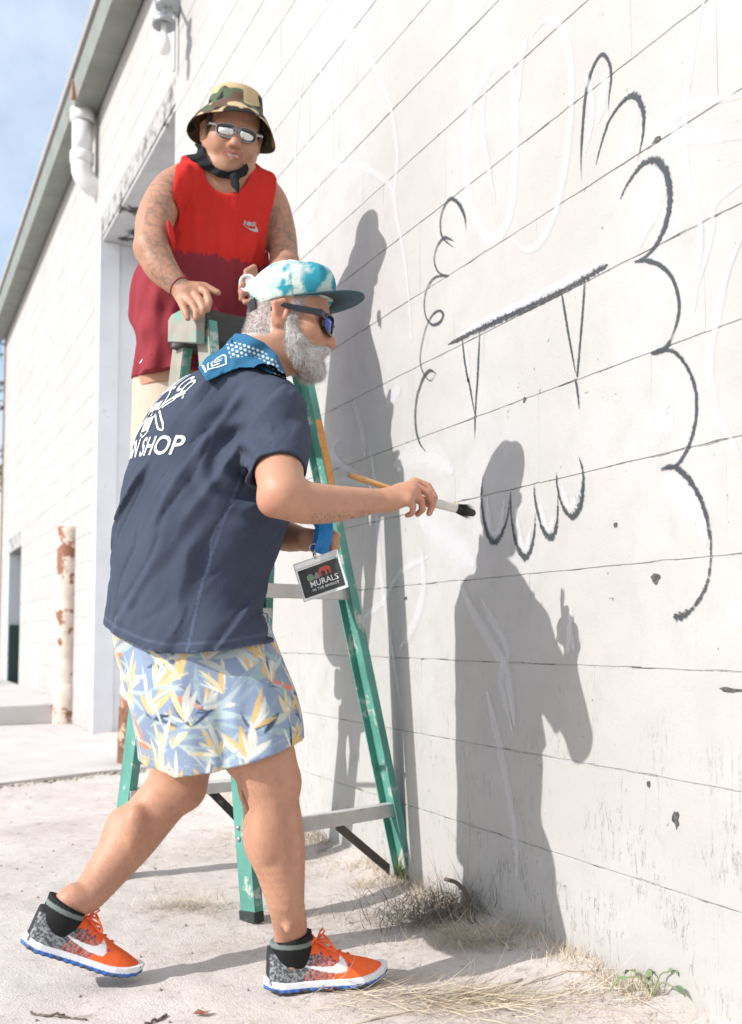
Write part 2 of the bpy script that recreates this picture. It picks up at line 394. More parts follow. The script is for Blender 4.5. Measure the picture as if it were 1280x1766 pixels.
DOOR = (6.05, 8.47, 4.21)         # loading door recess: y0, y1, height
SIDE = (13.6, 15.1, 2.0)
Y0, Y1, ZT = -3.0, 16.05, 5.62
bld = empty('warehouse_building', (0, 6, 0))
tag(bld, 'long cream painted concrete block warehouse wall with tall loading door recess and grey gutter', 'building')
mb = MB()
T0, T1 = 0.0022, 0.24
mb.box((T0, Y0, -0.3), (T1, DOOR[0], ZT)); mb.box((T0, DOOR[0], DOOR[2]), (T1, DOOR[1], ZT)); mb.box((T0, DOOR[1], -0.3), (T1, SIDE[0], ZT))
mb.box((T0, SIDE[0], SIDE[2]), (T1, SIDE[1], ZT)); mb.box((T0, SIDE[1], -0.3), (T1, Y1, ZT))
wall = mb.build('wall', M_mortar, bld)
CH = 0.242; CL = 0.44; ZB = 0.02
def block_mesh(L, H, seed, bev=0.0012):
    """a painted block: worn, slightly ragged front edges with a small chamfer"""
    r = random.Random(seed); t = 0.026; y, z = L / 2, H / 2; nt_, ns = 9, 2; out = []
    def w(): return r.uniform(0.0, 0.0011) + (r.uniform(0.0012, 0.0032) if r.random() < 0.16 else 0.0)
    for i in range(nt_): out.append((-y + L * i / nt_, -z, 0, w()))
    for i in range(ns): out.append((y, -z + H * i / ns, -0.02 * w(), 0))
    for i in range(nt_): out.append((y - L * i / nt_, z, 0, -w()))
    for i in range(ns): out.append((-y, z - H * i / ns, 0.02 * w(), 0))
    n = len(out); A = [(bev, a + da, c + dc) for a, c, da, dc in out]; B = [(r.uniform(-0.0004, 0.0004), a + da - math.copysign(0.00005, a), c + dc - math.copysign(bev, c)) for a, c, da, dc in out]; C = [(t, a, c) for a, c, _, _ in out]
    return B + A + C, [tuple(range(n))] + [(i, n + i, n + (i + 1) % n, (i + 1) % n) for i in range(n)] + [(n + i, 2 * n + i, 2 * n + (i + 1) % n, n + (i + 1) % n) for i in range(n)]
full = [block_mesh(CL - 0.00006, CH - 0.0012, s) for s in range(9)]
shared = []
for V, Fc in full:
    me = bpy.data.meshes.new('block'); me.from_pydata(V, [], Fc); me.materials.append(M_wall)
    bm = bmesh.new(); bm.from_mesh(me); bmesh.ops.recalc_face_normals(bm, faces=bm.faces); bm.to_mesh(me); bm.free(); shared.append(me)
cells = []
for k in range(-1, 24):
    z0 = ZB + k * CH; z1 = z0 + CH
    if z0 > ZT: break
    off = 1.967 + (CL / 2 if k % 2 else 0.0) + (0.05 if k % 3 == 0 else 0)
    n0 = math.floor((Y0 - off) / CL); n1 = math.ceil((Y1 - off) / CL)
    for i in range(n0, n1):
        a, b = off + i * CL, off + (i + 1) * CL
        zt = min(z1, ZT)
        segs = [(a, b)]
        for (d0, d1, dh) in (DOOR, SIDE):
            ns = []
            for (p, q) in segs:
                if z0 >= dh - 0.01 or q <= d0 or p >= d1: ns.append((p, q)); continue
                if p < d0: ns.append((p, d0))
                if q > d1: ns.append((d1, q))
            segs = ns
        for p, q in segs:
            p = max(p, Y0); q = min(q, Y1)
            if q - p > 0.03: cells.append((p, q, z0, zt, abs(q - p - CL) < 1e-6 and abs(zt - z0 - CH) < 1e-6))
def seen(c):
    p, q, z0, z1, f_ = c; ctr = np.array([0, (p + q) / 2, (z0 + z1) / 2])
    if camxy(ctr)[1] < 0.4: return 0
    A = project(np.array([0, p, z0])); Bp = project(np.array([0, q, z1]))
    x0, x1 = sorted((A[0], Bp[0])); y0, y1 = sorted((A[1], Bp[1]))
    if x1 < -20 or x0 > 1300 or y1 < -20 or y0 > 1790: return 0
    return abs((x1 - x0) * (y1 - y0))
cells.sort(key=seen, reverse=True)
rest = MB(); nblk = 0
for c in cells:
    p, q, z0, z1, isfull = c; y, z = (p + q) / 2, (z0 + z1) / 2; xo = random.uniform(-0.0005, 0.0005)
    if isfull and seen(c) > 0 and nblk < 296:
        o = bpy.data.objects.new('block', random.choice(shared)); col.objects.link(o); o.parent = wall; o.location = (xo, y, z); o.rotation_euler = (random.uniform(-0.002, 0.002), random.uniform(-0.0015, 0.0015), random.uniform(-0.001, 0.001)); nblk += 1
    else:
        V, Fc = block_mesh(q - p - 0.00006, z1 - z0 - 0.0012, random.randrange(99)); rest.add([(v[0] + xo, v[1] + y, v[2] + z) for v in V], Fc)
ro = rest.build('far_blocks', M_wall, wall); ro['kind'] = 'stuff'

# loading door recess: soffit, jambs, door leaf
mb = MB(); mb.box((0.012, DOOR[0], DOOR[2] - 0.03), (0.60, DOOR[1], DOOR[2] + 0.0)); mb.build('door_soffit', M_peel, bld)
mb = MB(); mb.box((-0.012, DOOR[1] - 0.02, 0.0), (0.16, DOOR[1] + 0.10, DOOR[2] - 0.032)); mb.box((0.16, DOOR[1] - 0.001, 0.0), (0.56, DOOR[1] + 0.08, DOOR[2] - 0.032)); mb.build('door_jamb', M_white, bld, bevel=0.006)
mb = MB(); mb.box((0.004, DOOR[0] - 0.09, 0.0), (0.58, DOOR[0] + 0.0, DOOR[2] - 0.032)); mb.build('door_jamb', M_white, bld)
dl = MB(); dl.box((0.50, DOOR[0], 0.02), (0.54, DOOR[1] - 0.002, DOOR[2] - 0.035)); door = dl.build('loading_door', M_white, bld)
for i in range(7):
    mb = MB(); mb.box((0.478, DOOR[0] + 0.06, 0.06 + i * 0.585), (0.499, DOOR[1] - 0.06, 0.06 + i * 0.585 + 0.555)); mb.build('panel', M_white, door, bevel=0.008)
mb = MB(); mb.box((0.0, SIDE[1] - 0.02, 0.14), (0.28, SIDE[1] + 0.1, SIDE[2] - 0.0)); mb.build('door_frame', M_white, bld, bevel=0.01)
mb = MB(); mb.box((0.02, SIDE[1] - 0.10, 0.16), (0.27, SIDE[1] - 0.024, 0.98)); mb.build('kick_board', M_green, bld); mb = MB(); mb.box((0.28, SIDE[0] + 0.05, 0.16), (0.31, SIDE[1] - 0.03, SIDE[2] - 0.02)); mb.build('side_door', M_green, bld)
# roof edge and gutter
mb = MB(); mb.box((-0.27, Y0 - 0.1, 5.60), (3.0, Y1 + 0.15, 5.68)); mb.build('roof', M_roof, bld)
gp = [(-0.012, 5.42), (-0.215, 5.405), (-0.245, 5.57), (-0.238, 5.575), (-0.206, 5.415), (-0.02, 5.43), (-0.012, 5.595), (-0.003, 5.595)]
for a, b in ((Y0 - 0.1, 5.2), (5.204, 8.55), (8.554, 12.4), (12.404, Y1 + 0.12)):
    mb = MB(); mb.prism(gp, (0, a, 0), (0, b, 0), (1, 0, 0), (0, 0, 1)); mb.build('gutter', M_gutter, bld)
mb = MB(); mb.box((-0.252, 8.52, 5.42), (-0.20, 8.58, 5.585)); mb.build('rusted_joint', M_brass, bld)
mb = MB(); mb.box((-0.02, Y1, -0.3), (0.6, Y1 + 0.06, 5.6)); mb.build('corner_trim', M_brass, bld)
# downpipe stub with elbow into the wall
cp = np.array([-0.13, 8.72, 0.0]); z = lambda q: cp + np.array([0, 0, q])
mb = MB(); mb.lathe(z(5.42), (0, 0, -1), [(0.0, 0), (0.105, 0), (0.105, 0.10), (0.092, 0.11)], 20)
mb.tube([z(5.32), z(5.02)], 0.088, 20); mb.lathe(z(5.04), (0, 0, -1), [(0.088, 0), (0.102, 0.005), (0.102, 0.09), (0.09, 0.1)], 20)
arc = [z(4.95)] + [cp + np.array([0.20 * (1 - math.cos(a)), 0, 4.90 - 0.16 * math.sin(a)]) for a in np.linspace(0, 1.45, 8)]
mb.tube(arc, 0.09, 20); mb.build('downpipe', M_pvc, bld, smooth=True)
# thin conduit and bulb lamp by the door
lamp = empty('wall_lamp', (0, 5.75, 4.3)); tag(lamp, 'bare white bulb under a small grey metal cap hanging high on the wall', 'lamp')
lc = P(283, 42, 5.78); wl = WP(309, 14)
mb = MB(); mb.tube([wl + [-0.03, 0, 0.5], wl + [-0.03, 0, 0.0], wl + [-0.03, 0, -0.42]], 0.012, 8); mb.build('conduit', M_white, lamp)
mb = MB(); mb.box(wl + np.array([-0.075, -0.035, -0.05]), wl + np.array([-0.002, 0.035, 0.12])); mb.build('junction_box', M_galv, lamp, bevel=0.005)
mb = MB(); mb.tube([wl + [-0.06, 0, 0.06], lc + UP * 0.13, lc + UP * 0.06], 0.014, 8); mb.lathe(lc + UP * 0.145, UP, [(0.0, -0.05), (0.05, -0.045), (0.06, 0.0), (0.0, 0.03)], 16); mb.build('arm', M_galv, lamp, smooth=True)
mb = MB(); mb.lathe(lc, UP, [(0.0, 0.045), (0.05, 0.04), (0.068, 0.02), (0.07, -0.012), (0.062, -0.012), (0.05, 0.015), (0.0, 0.02)], 20); mb.build('cap', M_galv, lamp, smooth=True)
mb = MB(); mb.lathe(lc, UP, [(0.016, 0.01), (0.018, -0.05), (0.032, -0.09), (0.043, -0.13), (0.036, -0.165), (0.018, -0.185), (0.0, -0.19)], 18); mb.build('bulb', M_bulb, lamp, smooth=True)

# ------------------------------------------------------------------ ground
def ground_material():
    m = bpy.data.materials.new('dusty_ground'); m.use_nodes = True; n, l = nodes_of(m); b = n['Principled BSDF']; b.inputs['Roughness'].default_value = 0.95; b.inputs['Specular IOR Level'].default_value = 0.15
    geo = n.new('ShaderNodeNewGeometry')
    def nz(s, d=6, r=0.6):
        q = n.new('ShaderNodeTexNoise'); q.inputs['Scale'].default_value = s; q.inputs['Detail'].default_value = d; q.inputs['Roughness'].default_value = r; l.new(geo.outputs['Position'], q.inputs['Vector']); return q.outputs['Fac']
    def ramp(v, st):
        q = n.new('ShaderNodeValToRGB'); e = q.color_ramp.elements
        while len(e) < len(st): e.new(0.5)
        for i, (p_, c) in enumerate(st): e[i].position = p_; e[i].color = (*c, 1)
        l.new(v, q.inputs[0]); return q.outputs[0]
    def mix(f, a, c, mode='MIX'):
        q = n.new('ShaderNodeMix'); q.data_type = 'RGBA'; q.blend_type = mode
        if isinstance(f, float): q.inputs['Factor'].default_value = f
        else: l.new(f, q.inputs['Factor'])
        l.new(a, q.inputs[6]); l.new(c, q.inputs[7]); return q.outputs[2]
    c1 = ramp(nz(1.6, 5), [(0.32, (0.50, 0.445, 0.41)), (0.52, (0.585, 0.53, 0.495)), (0.75, (0.64, 0.59, 0.56))])
    c2 = ramp(nz(38, 8, 0.7), [(0.30, (0.72, 0.68, 0.64)), (0.42, (0.96, 0.95, 0.94)), (0.62, (1.0, 1.0, 1.0))])
    colr = mix(1.0, c1, c2, 'MULTIPLY')
    c3 = ramp(nz(9, 8, 0.7), [(0.0, (1, 1, 1)), (0.58, (1, 1, 1)), (0.70, (0.62, 0.57, 0.52))]); colr = mix(1.0, colr, c3, 'MULTIPLY')
    l.new(colr, b.inputs['Base Color'])
    bp = n.new('ShaderNodeBump'); bp.inputs['Strength'].default_value = 0.4; bp.inputs['Distance'].default_value = 0.010
    q = n.new('ShaderNodeMath'); q.operation = 'ADD'; l.new(nz(45, 7, 0.65), q.inputs[0]); l.new(nz(170, 4), q.inputs[1]); l.new(q.outputs[0], bp.inputs['Height']); l.new(bp.outputs[0], b.inputs['Normal'])
    return m
M_ground = ground_material()
gx = np.unique(np.concatenate([np.linspace(-60, -6, 12), np.linspace(-6, -2.5, 12), np.linspace(-2.5, 0.1, 131), np.linspace(0.2, 60, 8)]))
gy = np.unique(np.concatenate([np.linspace(-60, -2, 10), np.linspace(-2, 1.2, 14), np.linspace(1.2, 6, 220), np.linspace(6, 20, 20), np.linspace(20, 120, 10)]))
XX, YY = np.meshgrid(gx, gy, indexing='ij')
def ground_h(x, y):
    x = np.atleast_1d(x); y = np.atleast_1d(y); p = np.stack([x * 3.1, y * 3.1, np.full_like(x, 3.0)], -1); q = np.stack([x * 17, y * 17, np.full_like(x, 1.0)], -1)
    h = (fbm(p) - 0.55) * 0.02 + (fbm(q) - 0.5) * 0.009
    near = np.clip((x + 0.28) / 0.28, 0, 1) * (np.abs(x) < 0.5)
    h = h + near ** 2 * (0.035 + 0.03 * (noise(np.stack([x * 9, y * 9, np.full_like(x, 8.0)], -1)) - 0.5))
    fade = np.clip((8 - np.hypot(x + 1.2, y - 2.5)) / 3, 0, 1)
    return h * fade - 0.004
ZZ = ground_h(XX.ravel(), YY.ravel()); nx, ny = len(gx), len(gy)
idx = np.arange(nx * ny).reshape(nx, ny); fq = np.stack([idx[:-1, :-1], idx[1:, :-1], idx[1:, 1:], idx[:-1, 1:]], -1).reshape(-1, 4)
gr = mesh_obj('ground', np.stack([XX.ravel(), YY.ravel(), ZZ], -1), fq, M_ground, smooth=True); tag(gr, kind='structure')
M_conc = mat('old_concrete', (0.52, 0.485, 0.465), 0.92, var=0.08, vscale=3, dark=(0.36, 0.32, 0.29), dscale=9, damt=(0.60, 0.75), bump=0.4, bscale=60)
ap = MB(); ap.prism([(-6.0, -5.6), (-1.0, 5.86), (-0.38, 6.12), (-0.0, 6.2), (0.0, 16.5), (-6.0, 16.5)][1:] + [(-6.0, 3.8)], (0, 0, -0.2), (0, 0, 0.014), (1, 0, 0), (0, 1, 0))
a_o = ap.build('pavement', M_conc); tag(a_o, kind='structure')
mb = MB(); mb.prism([(-0.95, 0.014), (-0.95, 0.10), (-0.86, 0.185), (-0.003, 0.2), (-0.003, 0.014)], (0, 9.62, 0), (0, 15.6, 0), (1, 0, 0), (0, 0, 1)); st = mb.build('doorstep', M_conc, bevel=0.012)
tag(st, 'low worn concrete step running along the far wall beside the rusty bollard', 'step')

# bollards
def bollard_mat():
    m = mat('flaking_cream_paint', (0.60, 0.50, 0.42), 0.75, var=0.12, vscale=9, dark=(0.24, 0.10, 0.05), dscale=6.0, damt=(0.535, 0.565), bump=0.5, bscale=30); return m
M_bol = bollard_mat(); M_rust = mat('rust', (0.17, 0.085, 0.05), 0.9, var=0.3, vscale=25, dark=(0.5, 0.36, 0.26), dscale=9, damt=(0.56, 0.6), bump=0.5, bscale=50)
for (px, py, D, hgt, lab) in ((113, 1250, 9.05, 1.84, 'flaking cream steel bollard with rust patches beside the concrete step'), (234, 1318, 6.35, 1.80, 'rusty based cream bollard half hidden behind the leaning painter')):
    b0 = G(px, py); b0[2] = 0.0; bo = empty('bollard', tuple(b0)); tag(bo, lab, 'bollard', 'steel bollards guarding the loading door')
    mb = MB(); mb.lathe(b0, UP, [(0.106, 0.35), (0.103, 0.36), (0.104, 1.0), (0.102, hgt - 0.02), (0.096, hgt), (0.0, hgt + 0.004)], 28); mb.build('post', M_bol, bo, smooth=True)
    mb = MB(); mb.lathe(b0, UP, [(0.118, 0.0), (0.114, 0.2), (0.112, 0.37), (0.104, 0.375)], 28); mb.build('sleeve', M_rust if px > 200 else M_bol, bo, smooth=True)

# a tree beyond the far end of the building
M_bark = mat('bark', (0.10, 0.075, 0.055), 0.9, var=0.3, vscale=12); M_leaf = mat('leaf', (0.07, 0.10, 0.05), 0.6, var=0.35, vscale=1.5)
tr = empty('tree', (-1.25, 24.0, 0)); tag(tr, 'leafy green tree beyond the far end of the warehouse', 'tree')
mb = MB(); mb.tube([(-1.25, 24, 0), (-1.2, 24, 2.5), (-1.1, 24.1, 5)], [0.2, 0.16, 0.1], 10)
for a in range(9):
    an = a * 0.7; mb.tube([(-1.2, 24, 2.4 + a * .25), (-1.2 + .8 * math.cos(an), 24 + .8 * math.sin(an), 3.4 + a * .3), (-1.2 + 1.5 * math.cos(an), 24 + 1.5 * math.sin(an), 4.0 + a * .35)], [0.07, 0.045, 0.015], 6)
mb.build('trunk', M_bark, tr)
q = rng.normal(size=(5200, 3)); q /= np.linalg.norm(q, axis=1)[:, None]; clump = rng.normal(size=(40, 3)) * [1.0, 1.0, 1.1] + [-1.3, 24, 5.2]
ctr = clump[rng.integers(0, 40, 5200)] + q * rng.random((5200, 1)) ** 0.5 * 0.55
strands('crown', ctr, rng.normal(size=(5200, 3)) + [0, 0, -0.3], rng.uniform(0.1, 0.2, 5200), rng.uniform(0.05, 0.1, 5200), M_leaf, tr, curl=0.4, seg=2)

# places where a flake of block and paint has come away
M_chip = mat('bare_block', (0.085, 0.083, 0.078), 0.95, var=0.5, vscale=90, bump=0.8, bscale=120)
for k, (px, py, sx, sy) in enumerate(((1131, 997, 9, 13), (1166, 1413, 7, 20), (1262, 1190, 22, 6), (1133, 241, 10, 7), (1120, 1352, 4, 10), (905, 690, 4, 6), (1062, 905, 4, 7), (700, 1032, 5, 5))):
    c = WP(px, py); D_ = camxy(c)[1] / F; rr = random.Random(k); n = 13; V = []
    for i in range(n): a_ = 2 * math.pi * i / n; q_ = rr.uniform(0.45, 1.0); V.append((-0.0011, c[1] - math.cos(a_) * sx * D_ * q_ * 1.6, c[2] + math.sin(a_) * sy * D_ * q_))
    mesh_obj('chipped_patch', V + [(-0.0014, c[1], c[2])], [(i, (i + 1) % n, n) for i in range(n)], M_chip, wall)

# ================================================================== MURAL LINES ON THE WALL
def paint_mat(name, colr, soft, speck, scale, gain):
    m = bpy.data.materials.new(name); m.use_nodes = True; n, l = nodes_of(m); b = n['Principled BSDF']; b.inputs['Base Color'].default_value = (*colr, 1); b.inputs['Roughness'].default_value = 0.6
    out = n['Material Output']; tr_ = n.new('ShaderNodeBsdfTransparent'); mx = n.new('ShaderNodeMixShader')
    at = n.new('ShaderNodeAttribute'); at.attribute_name = 'Col'; sp = n.new('ShaderNodeSeparateColor'); l.new(at.outputs['Color'], sp.inputs[0])
    geo = n.new('ShaderNodeNewGeometry'); no = n.new('ShaderNodeTexNoise'); no.inputs['Scale'].default_value = scale; no.inputs['Detail'].default_value = 3; no.inputs['Roughness'].default_value = 0.7; l.new(geo.outputs['Position'], no.inputs['Vector'])
    def mth(op, a, c):
        q = n.new('ShaderNodeMath'); q.operation = op
        for s_, v in ((0, a), (1, c)):
            if isinstance(v, (int, float)): q.inputs[s_].default_value = v
            else: l.new(v, q.inputs[s_])
        return q.outputs[0]
    # Col.r: 1 in the middle of the stroke, 0 at its edge;  Col.g: how dry the brush was
    e = mth('MULTIPLY', sp.outputs[0], soft); sk = mth('MULTIPLY', mth('SUBTRACT', no.outputs['Fac'], 0.52), speck); sk = mth('MULTIPLY', sk, sp.outputs[1])
    base_ = mth('SUBTRACT', e, mth('MULTIPLY', sp.outputs[1], 0.55)); a = mth('ADD', base_, sk); cl = n.new('ShaderNodeClamp'); l.new(mth('MULTIPLY', a, gain[0]), cl.inputs[0]); cl.inputs['Max'].default_value = gain[1]
    l.new(cl.outputs[0], mx.inputs[0]); l.new(tr_.outputs[0], mx.inputs[1]); l.new(b.outputs[0], mx.inputs[2]); l.new(mx.outputs[0], out.inputs['Surface']); return m
M_black = paint_mat('black_line_paint', (0.04, 0.05, 0.056), 2.0, 14.0, 150, (1.3, 0.90))
M_chalk = paint_mat('white_spray_paint', (0.74, 0.75, 0.78), 1.0, 1.4, 60, (0.46, 0.34))
_lay = [0]
def stroke(name, px, wid, m, parent, dry=0.3, taper=(0.25, 0.25), dry_end=None):
    """a painted line: ribbon lying on the wall, widths in photograph pixels at that place"""
    W = np.array([WP(a, b) for a, b in px]); C = cat(W, 10); n = len(C); t = np.linspace(0, 1, n)
    D = np.array([camxy(c)[1] for c in C]); wk = 0.85 if m is M_black else 1.0
    wd = wk * np.interp(t, np.linspace(0, 1, len(wid)) if not np.isscalar(wid) else [0, 1], wid if not np.isscalar(wid) else [wid, wid])
    wd = wd * np.clip(np.minimum(t / max(taper[0], 1e-3) + 0.25, (1 - t) / max(taper[1], 1e-3) + 0.25), 0, 1)
    hw = wd * 0.5 * D / F * (1.3 if m is M_black else 2.3)
    tg = np.gradient(C[:, 1:], axis=0); tg /= np.linalg.norm(tg, axis=1)[:, None] + 1e-9; nn = np.stack([-tg[:, 1], tg[:, 0]], -1)
    hw = hw * (1 + 0.12 * (noise(np.stack([t * 40, t * 0 + len(px), t * 0], -1)) - 0.5))
    _lay[0] += 1; x = -0.0024 - 0.00012 * (_lay[0] % 12); V = []; Cc = []; dd = np.linspace(dry, dry if dry_end is None else dry_end, n)
    for off, r in ((-1, 0), (-0.66, 0.28), (-0.33, 0.78), (0, 1), (0.33, 0.78), (0.66, 0.28), (1, 0)):
        V.append(np.stack([np.full(n, x), C[:, 1] + nn[:, 0] * hw * off, C[:, 2] + nn[:, 1] * hw * off], -1)); Cc.append(np.stack([np.full(n, r), dd, np.zeros(n)], -1))
    V = np.concatenate(V); Cc = np.concatenate(Cc); f = []
    i = np.arange(n - 1)
    for k in range(6): f.append(np.stack([k * n + i, k * n + i + 1, (k + 1) * n + i + 1, (k + 1) * n + i], -1))
    return mesh_obj(name, V, np.concatenate(f), m, parent, False, Cc)
A_ = lambda pts: [(480 + 0.625 * x, 0.625 * y) for x, y in pts]
B_ = lambda pts: [(680 + 0.46875 * x, 650 + 0.46875 * y) for x, y in pts]
C_ = lambda pts: [(500 + 0.609 * x, 1050 + 0.609 * y) for x, y in pts]
out_line = empty('painted_outline', tuple(WP(1150, 600))); tag(out_line, 'black brushed outline of knobbly humps down the right side of the mural sketch', 'mural line')
stroke('line', A_([(838, 500), (837, 430), (842, 340), (850, 260), (868, 190), (895, 150), (915, 175), (920, 215), (915, 260), (912, 305)]), [2, 7, 9, 8, 8, 6, 3], M_black, out_line, 0.25)
stroke('line', A_([(878, 455), (892, 400), (912, 340), (938, 298), (968, 268), (990, 268), (1007, 300), (1010, 350), (1002, 405), (992, 445)]), [7, 8, 7, 9, 15, 15, 9, 5, 3], M_black, out_line, 0.35)
stroke('line', A_([(945, 550), (965, 508), (1000, 460), (1030, 442), (1060, 455), (1080, 505), (1082, 560), (1070, 620), (1048, 670), (1018, 705), (985, 724)]), [9, 9, 10, 15, 18, 17, 16, 15, 11, 9, 8], M_black, out_line, 0.5, dry_end=0.2)
stroke('line', A_([(985, 722), (1020, 719), (1060, 735), (1090, 770), (1107, 830), (1104, 880), (1085, 938)]), [11, 10, 9, 9, 8, 8, 8], M_black, out_line, 0.2)
stroke('line', A_([(1086, 935), (1068, 962), (1030, 976)]), [8, 11, 12], M_black, out_line, 0.2)
stroke('line', A_([(1035, 974), (1080, 966), (1110, 985), (1138, 1028), (1154, 1080)]) + B_([(1115, 95), (1113, 150), (1098, 220), (1078, 272), (1040, 325), (985, 343)]), [12, 10, 9, 8, 8, 8, 8, 8, 9, 10, 9], M_black, out_line, 0.3)
stroke('line', B_([(985, 337), (1030, 330), (1080, 368), (1120, 430), (1150, 510), (1165, 590), (1168, 640), (1165, 700), (1150, 770), (1110, 840), (1070, 875), (1030, 885)]), [9, 12, 14, 13, 10, 7, 4, 6, 8, 9, 15, 19], M_black, out_line, 0.35, (0.1, 0.02), 0.75)
l_line = empty('painted_outline', tuple(WP(760, 560))); tag(l_line, 'thin curly black painted outline with small loops on the left of the mural sketch', 'mural line')
stroke('line', A_([(520, 640), (516, 600), (502, 566), (480, 548), (462, 565), (450, 600), (450, 640), (460, 662), (485, 682)]), [2, 7, 9, 7, 5, 4, 4, 5, 5], M_black, l_line, 0.25)
stroke('line', A_([(485, 664), (460, 656), (440, 680), (432, 720), (445, 752), (472, 762)]), [7, 7, 4, 3, 4, 6], M_black, l_line, 0.25)
stroke('line', A_([(472, 760), (435, 765), (414, 792), (405, 830), (408, 870), (425, 895), (446, 890), (457, 870), (448, 857), (430, 866), (412, 897), (400, 940), (393, 990), (400, 1025), (420, 1050), (436, 1032)]), [9, 8, 4, 3, 3, 5, 7, 6, 5, 4, 3, 3, 3, 3, 4, 5], M_black, l_line, 0.2)
stroke('line', A_([(437, 1030), (420, 1022), (402, 1042), (390, 1075)]) + B_([(88, 62), (80, 120), (82, 190), (96, 242), (119, 276)]), [7, 9, 7, 5, 5, 5, 5, 6, 5], M_black, l_line, 0.25)
teeth = empty('painted_teeth', tuple(WP(900, 560))); tag(teeth, 'slanted dark bar with two long pointed fangs painted beneath it on the wall', 'mural line')
stroke('line', A_([(470, 951), (560, 907), (700, 843), (800, 795), (880, 748), (912, 730)]), [7, 14, 15, 14, 13, 8], M_black, teeth, 0.55, (0.05, 0.1))
for pts in (A_([(508, 930), (515, 990), (525, 1050)]) + B_([(275, 10), (286, 70), (297, 135)]), A_([(558, 905), (553, 1000)]) + B_([(308, 10), (303, 80), (299, 160), (298, 228)]),
            A_([(783, 805), (800, 910), (822, 1030)]), A_([(848, 762), (840, 880), (828, 1020), (825, 1040)]), B_([(668, 6), (676, 50), (683, 118)])):
    stroke('line', pts, [6, 6, 5, 4], M_black, teeth, 0.3)
mouth = empty('painted_scallops', tuple(WP(920, 900))); tag(mouth, 'row of four black painted scallops hanging below the fangs near the brush', 'mural line')
for pts in ([(330, 360), (323, 430), (328, 500), (345, 575), (370, 606), (395, 580), (418, 520), (430, 430)], [(430, 420), (432, 500), (445, 590), (465, 645), (485, 663), (505, 635), (518, 570), (522, 500)],
            [(517, 395), (522, 460), (545, 550), (572, 588), (590, 580), (602, 530), (605, 430)], [(600, 350), (602, 400), (620, 470), (655, 513), (685, 480), (697, 410), (697, 350), (682, 290)]):
    stroke('line', B_(pts), [4, 5, 7, 13, 17, 12, 5, 3], M_black, mouth, 0.42, (0.1, 0.1), 0.55)
chalk = empty('white_sketch', tuple(WP(850, 250))); tag(chalk, 'faint white spray sketch lines of ears and ovals across the cream wall', 'mural sketch')
for pts, wd in (
    (A_([(50, 560), (50, 400), (65, 250), (85, 160), (115, 190), (140, 250), (150, 330), (150, 440)]), 7), (A_([(85, 250), (85, 400), (95, 438), (130, 442), (165, 458)]), 7),
    (A_([(170, 450), (165, 380), (172, 200), (198, 95), (225, 110), (270, 190), (310, 290), (330, 420), (325, 500), (320, 570)]), 8),
    (A_([(60, 640), (100, 590), (115, 510), (145, 465), (220, 458), (270, 480), (318, 522), (327, 590), (345, 680), (360, 800), (370, 940)]), 8),
    (A_([(640, 175), (600, 180), (565, 230), (530, 300), (520, 450), (540, 580), (590, 660), (640, 600), (655, 450), (655, 300), (645, 190), (625, 178)]), 16),
    (A_([(575, 240), (565, 330), (580, 450), (600, 560)]), 9), (A_([(700, 100), (740, 55), (780, 75), (806, 140), (812, 260), (800, 420), (775, 560), (735, 655), (690, 690), (650, 660)]), 12),
    (A_([(690, 100), (670, 180), (665, 280)]), 12), (A_([(1180, -10), (1150, 130), (1130, 260), (1125, 400), (1135, 500), (1165, 600), (1165, 720), (1150, 860)]), 10),
    (A_([(1300, 262), (1180, 282), (1110, 310), (1095, 350), (1130, 378), (1200, 380), (1300, 378)]), 16), (A_([(1300, 490), (1210, 560), (1200, 640), (1165, 780)]), 9),
    (A_([(1300, 610), (1240, 760), (1215, 880), (1198, 960), (1195, 1040)]) + B_([(1180, 60), (1190, 130), (1230, 200), (1280, 300)]), 12),
    (B_([(100, 520), (200, 600), (300, 690)]), 42), (B_([(240, 750), (310, 890), (410, 1060)]) + C_([(625, 220), (640, 330)]), 18), (B_([(320, 810), (370, 900), (420, 1010)]) + C_([(600, 200), (635, 360)]), 12),
    (C_([(560, 230), (585, 340), (612, 470), (640, 640), (645, 760)]), 15), (B_([(0, 330), (60, 300), (150, 300), (220, 350)]), 34), (B_([(105, 640), (110, 780), (80, 900), (20, 1010)]), 16),
    ([(585, 760), (575, 775), (590, 800), (620, 815)], 10), ([(612, 690), (625, 740), (632, 790)], 13), ([(640, 770), (650, 850), (655, 960), (672, 1080), (690, 1200)], 12), ([(560, 840), (600, 828), (650, 840)], 10),
    (A_([(340, 1070), (300, 1120)]), 20), (B_([(995, 380), (1060, 450), (1110, 540)]), 26), (B_([(1230, 880), (1300, 870)]), 30), (C_([(800, 0), (795, 60), (790, 130)]), 12),
    ([(620, 1070), (660, 1040), (690, 990), (740, 960)], 10), (B_([(960, 130), (1000, 160), (1030, 150)]), 36), (B_([(650, 880), (655, 950), (665, 1010)]), 10), (A_([(1020, 520), (1025, 580), (1000, 680)]), 16), (A_([(850, 200), (870, 300), (850, 420)]), 10)):
    stroke('sketch_line', pts, wd, M_chalk, chalk, 0.25)
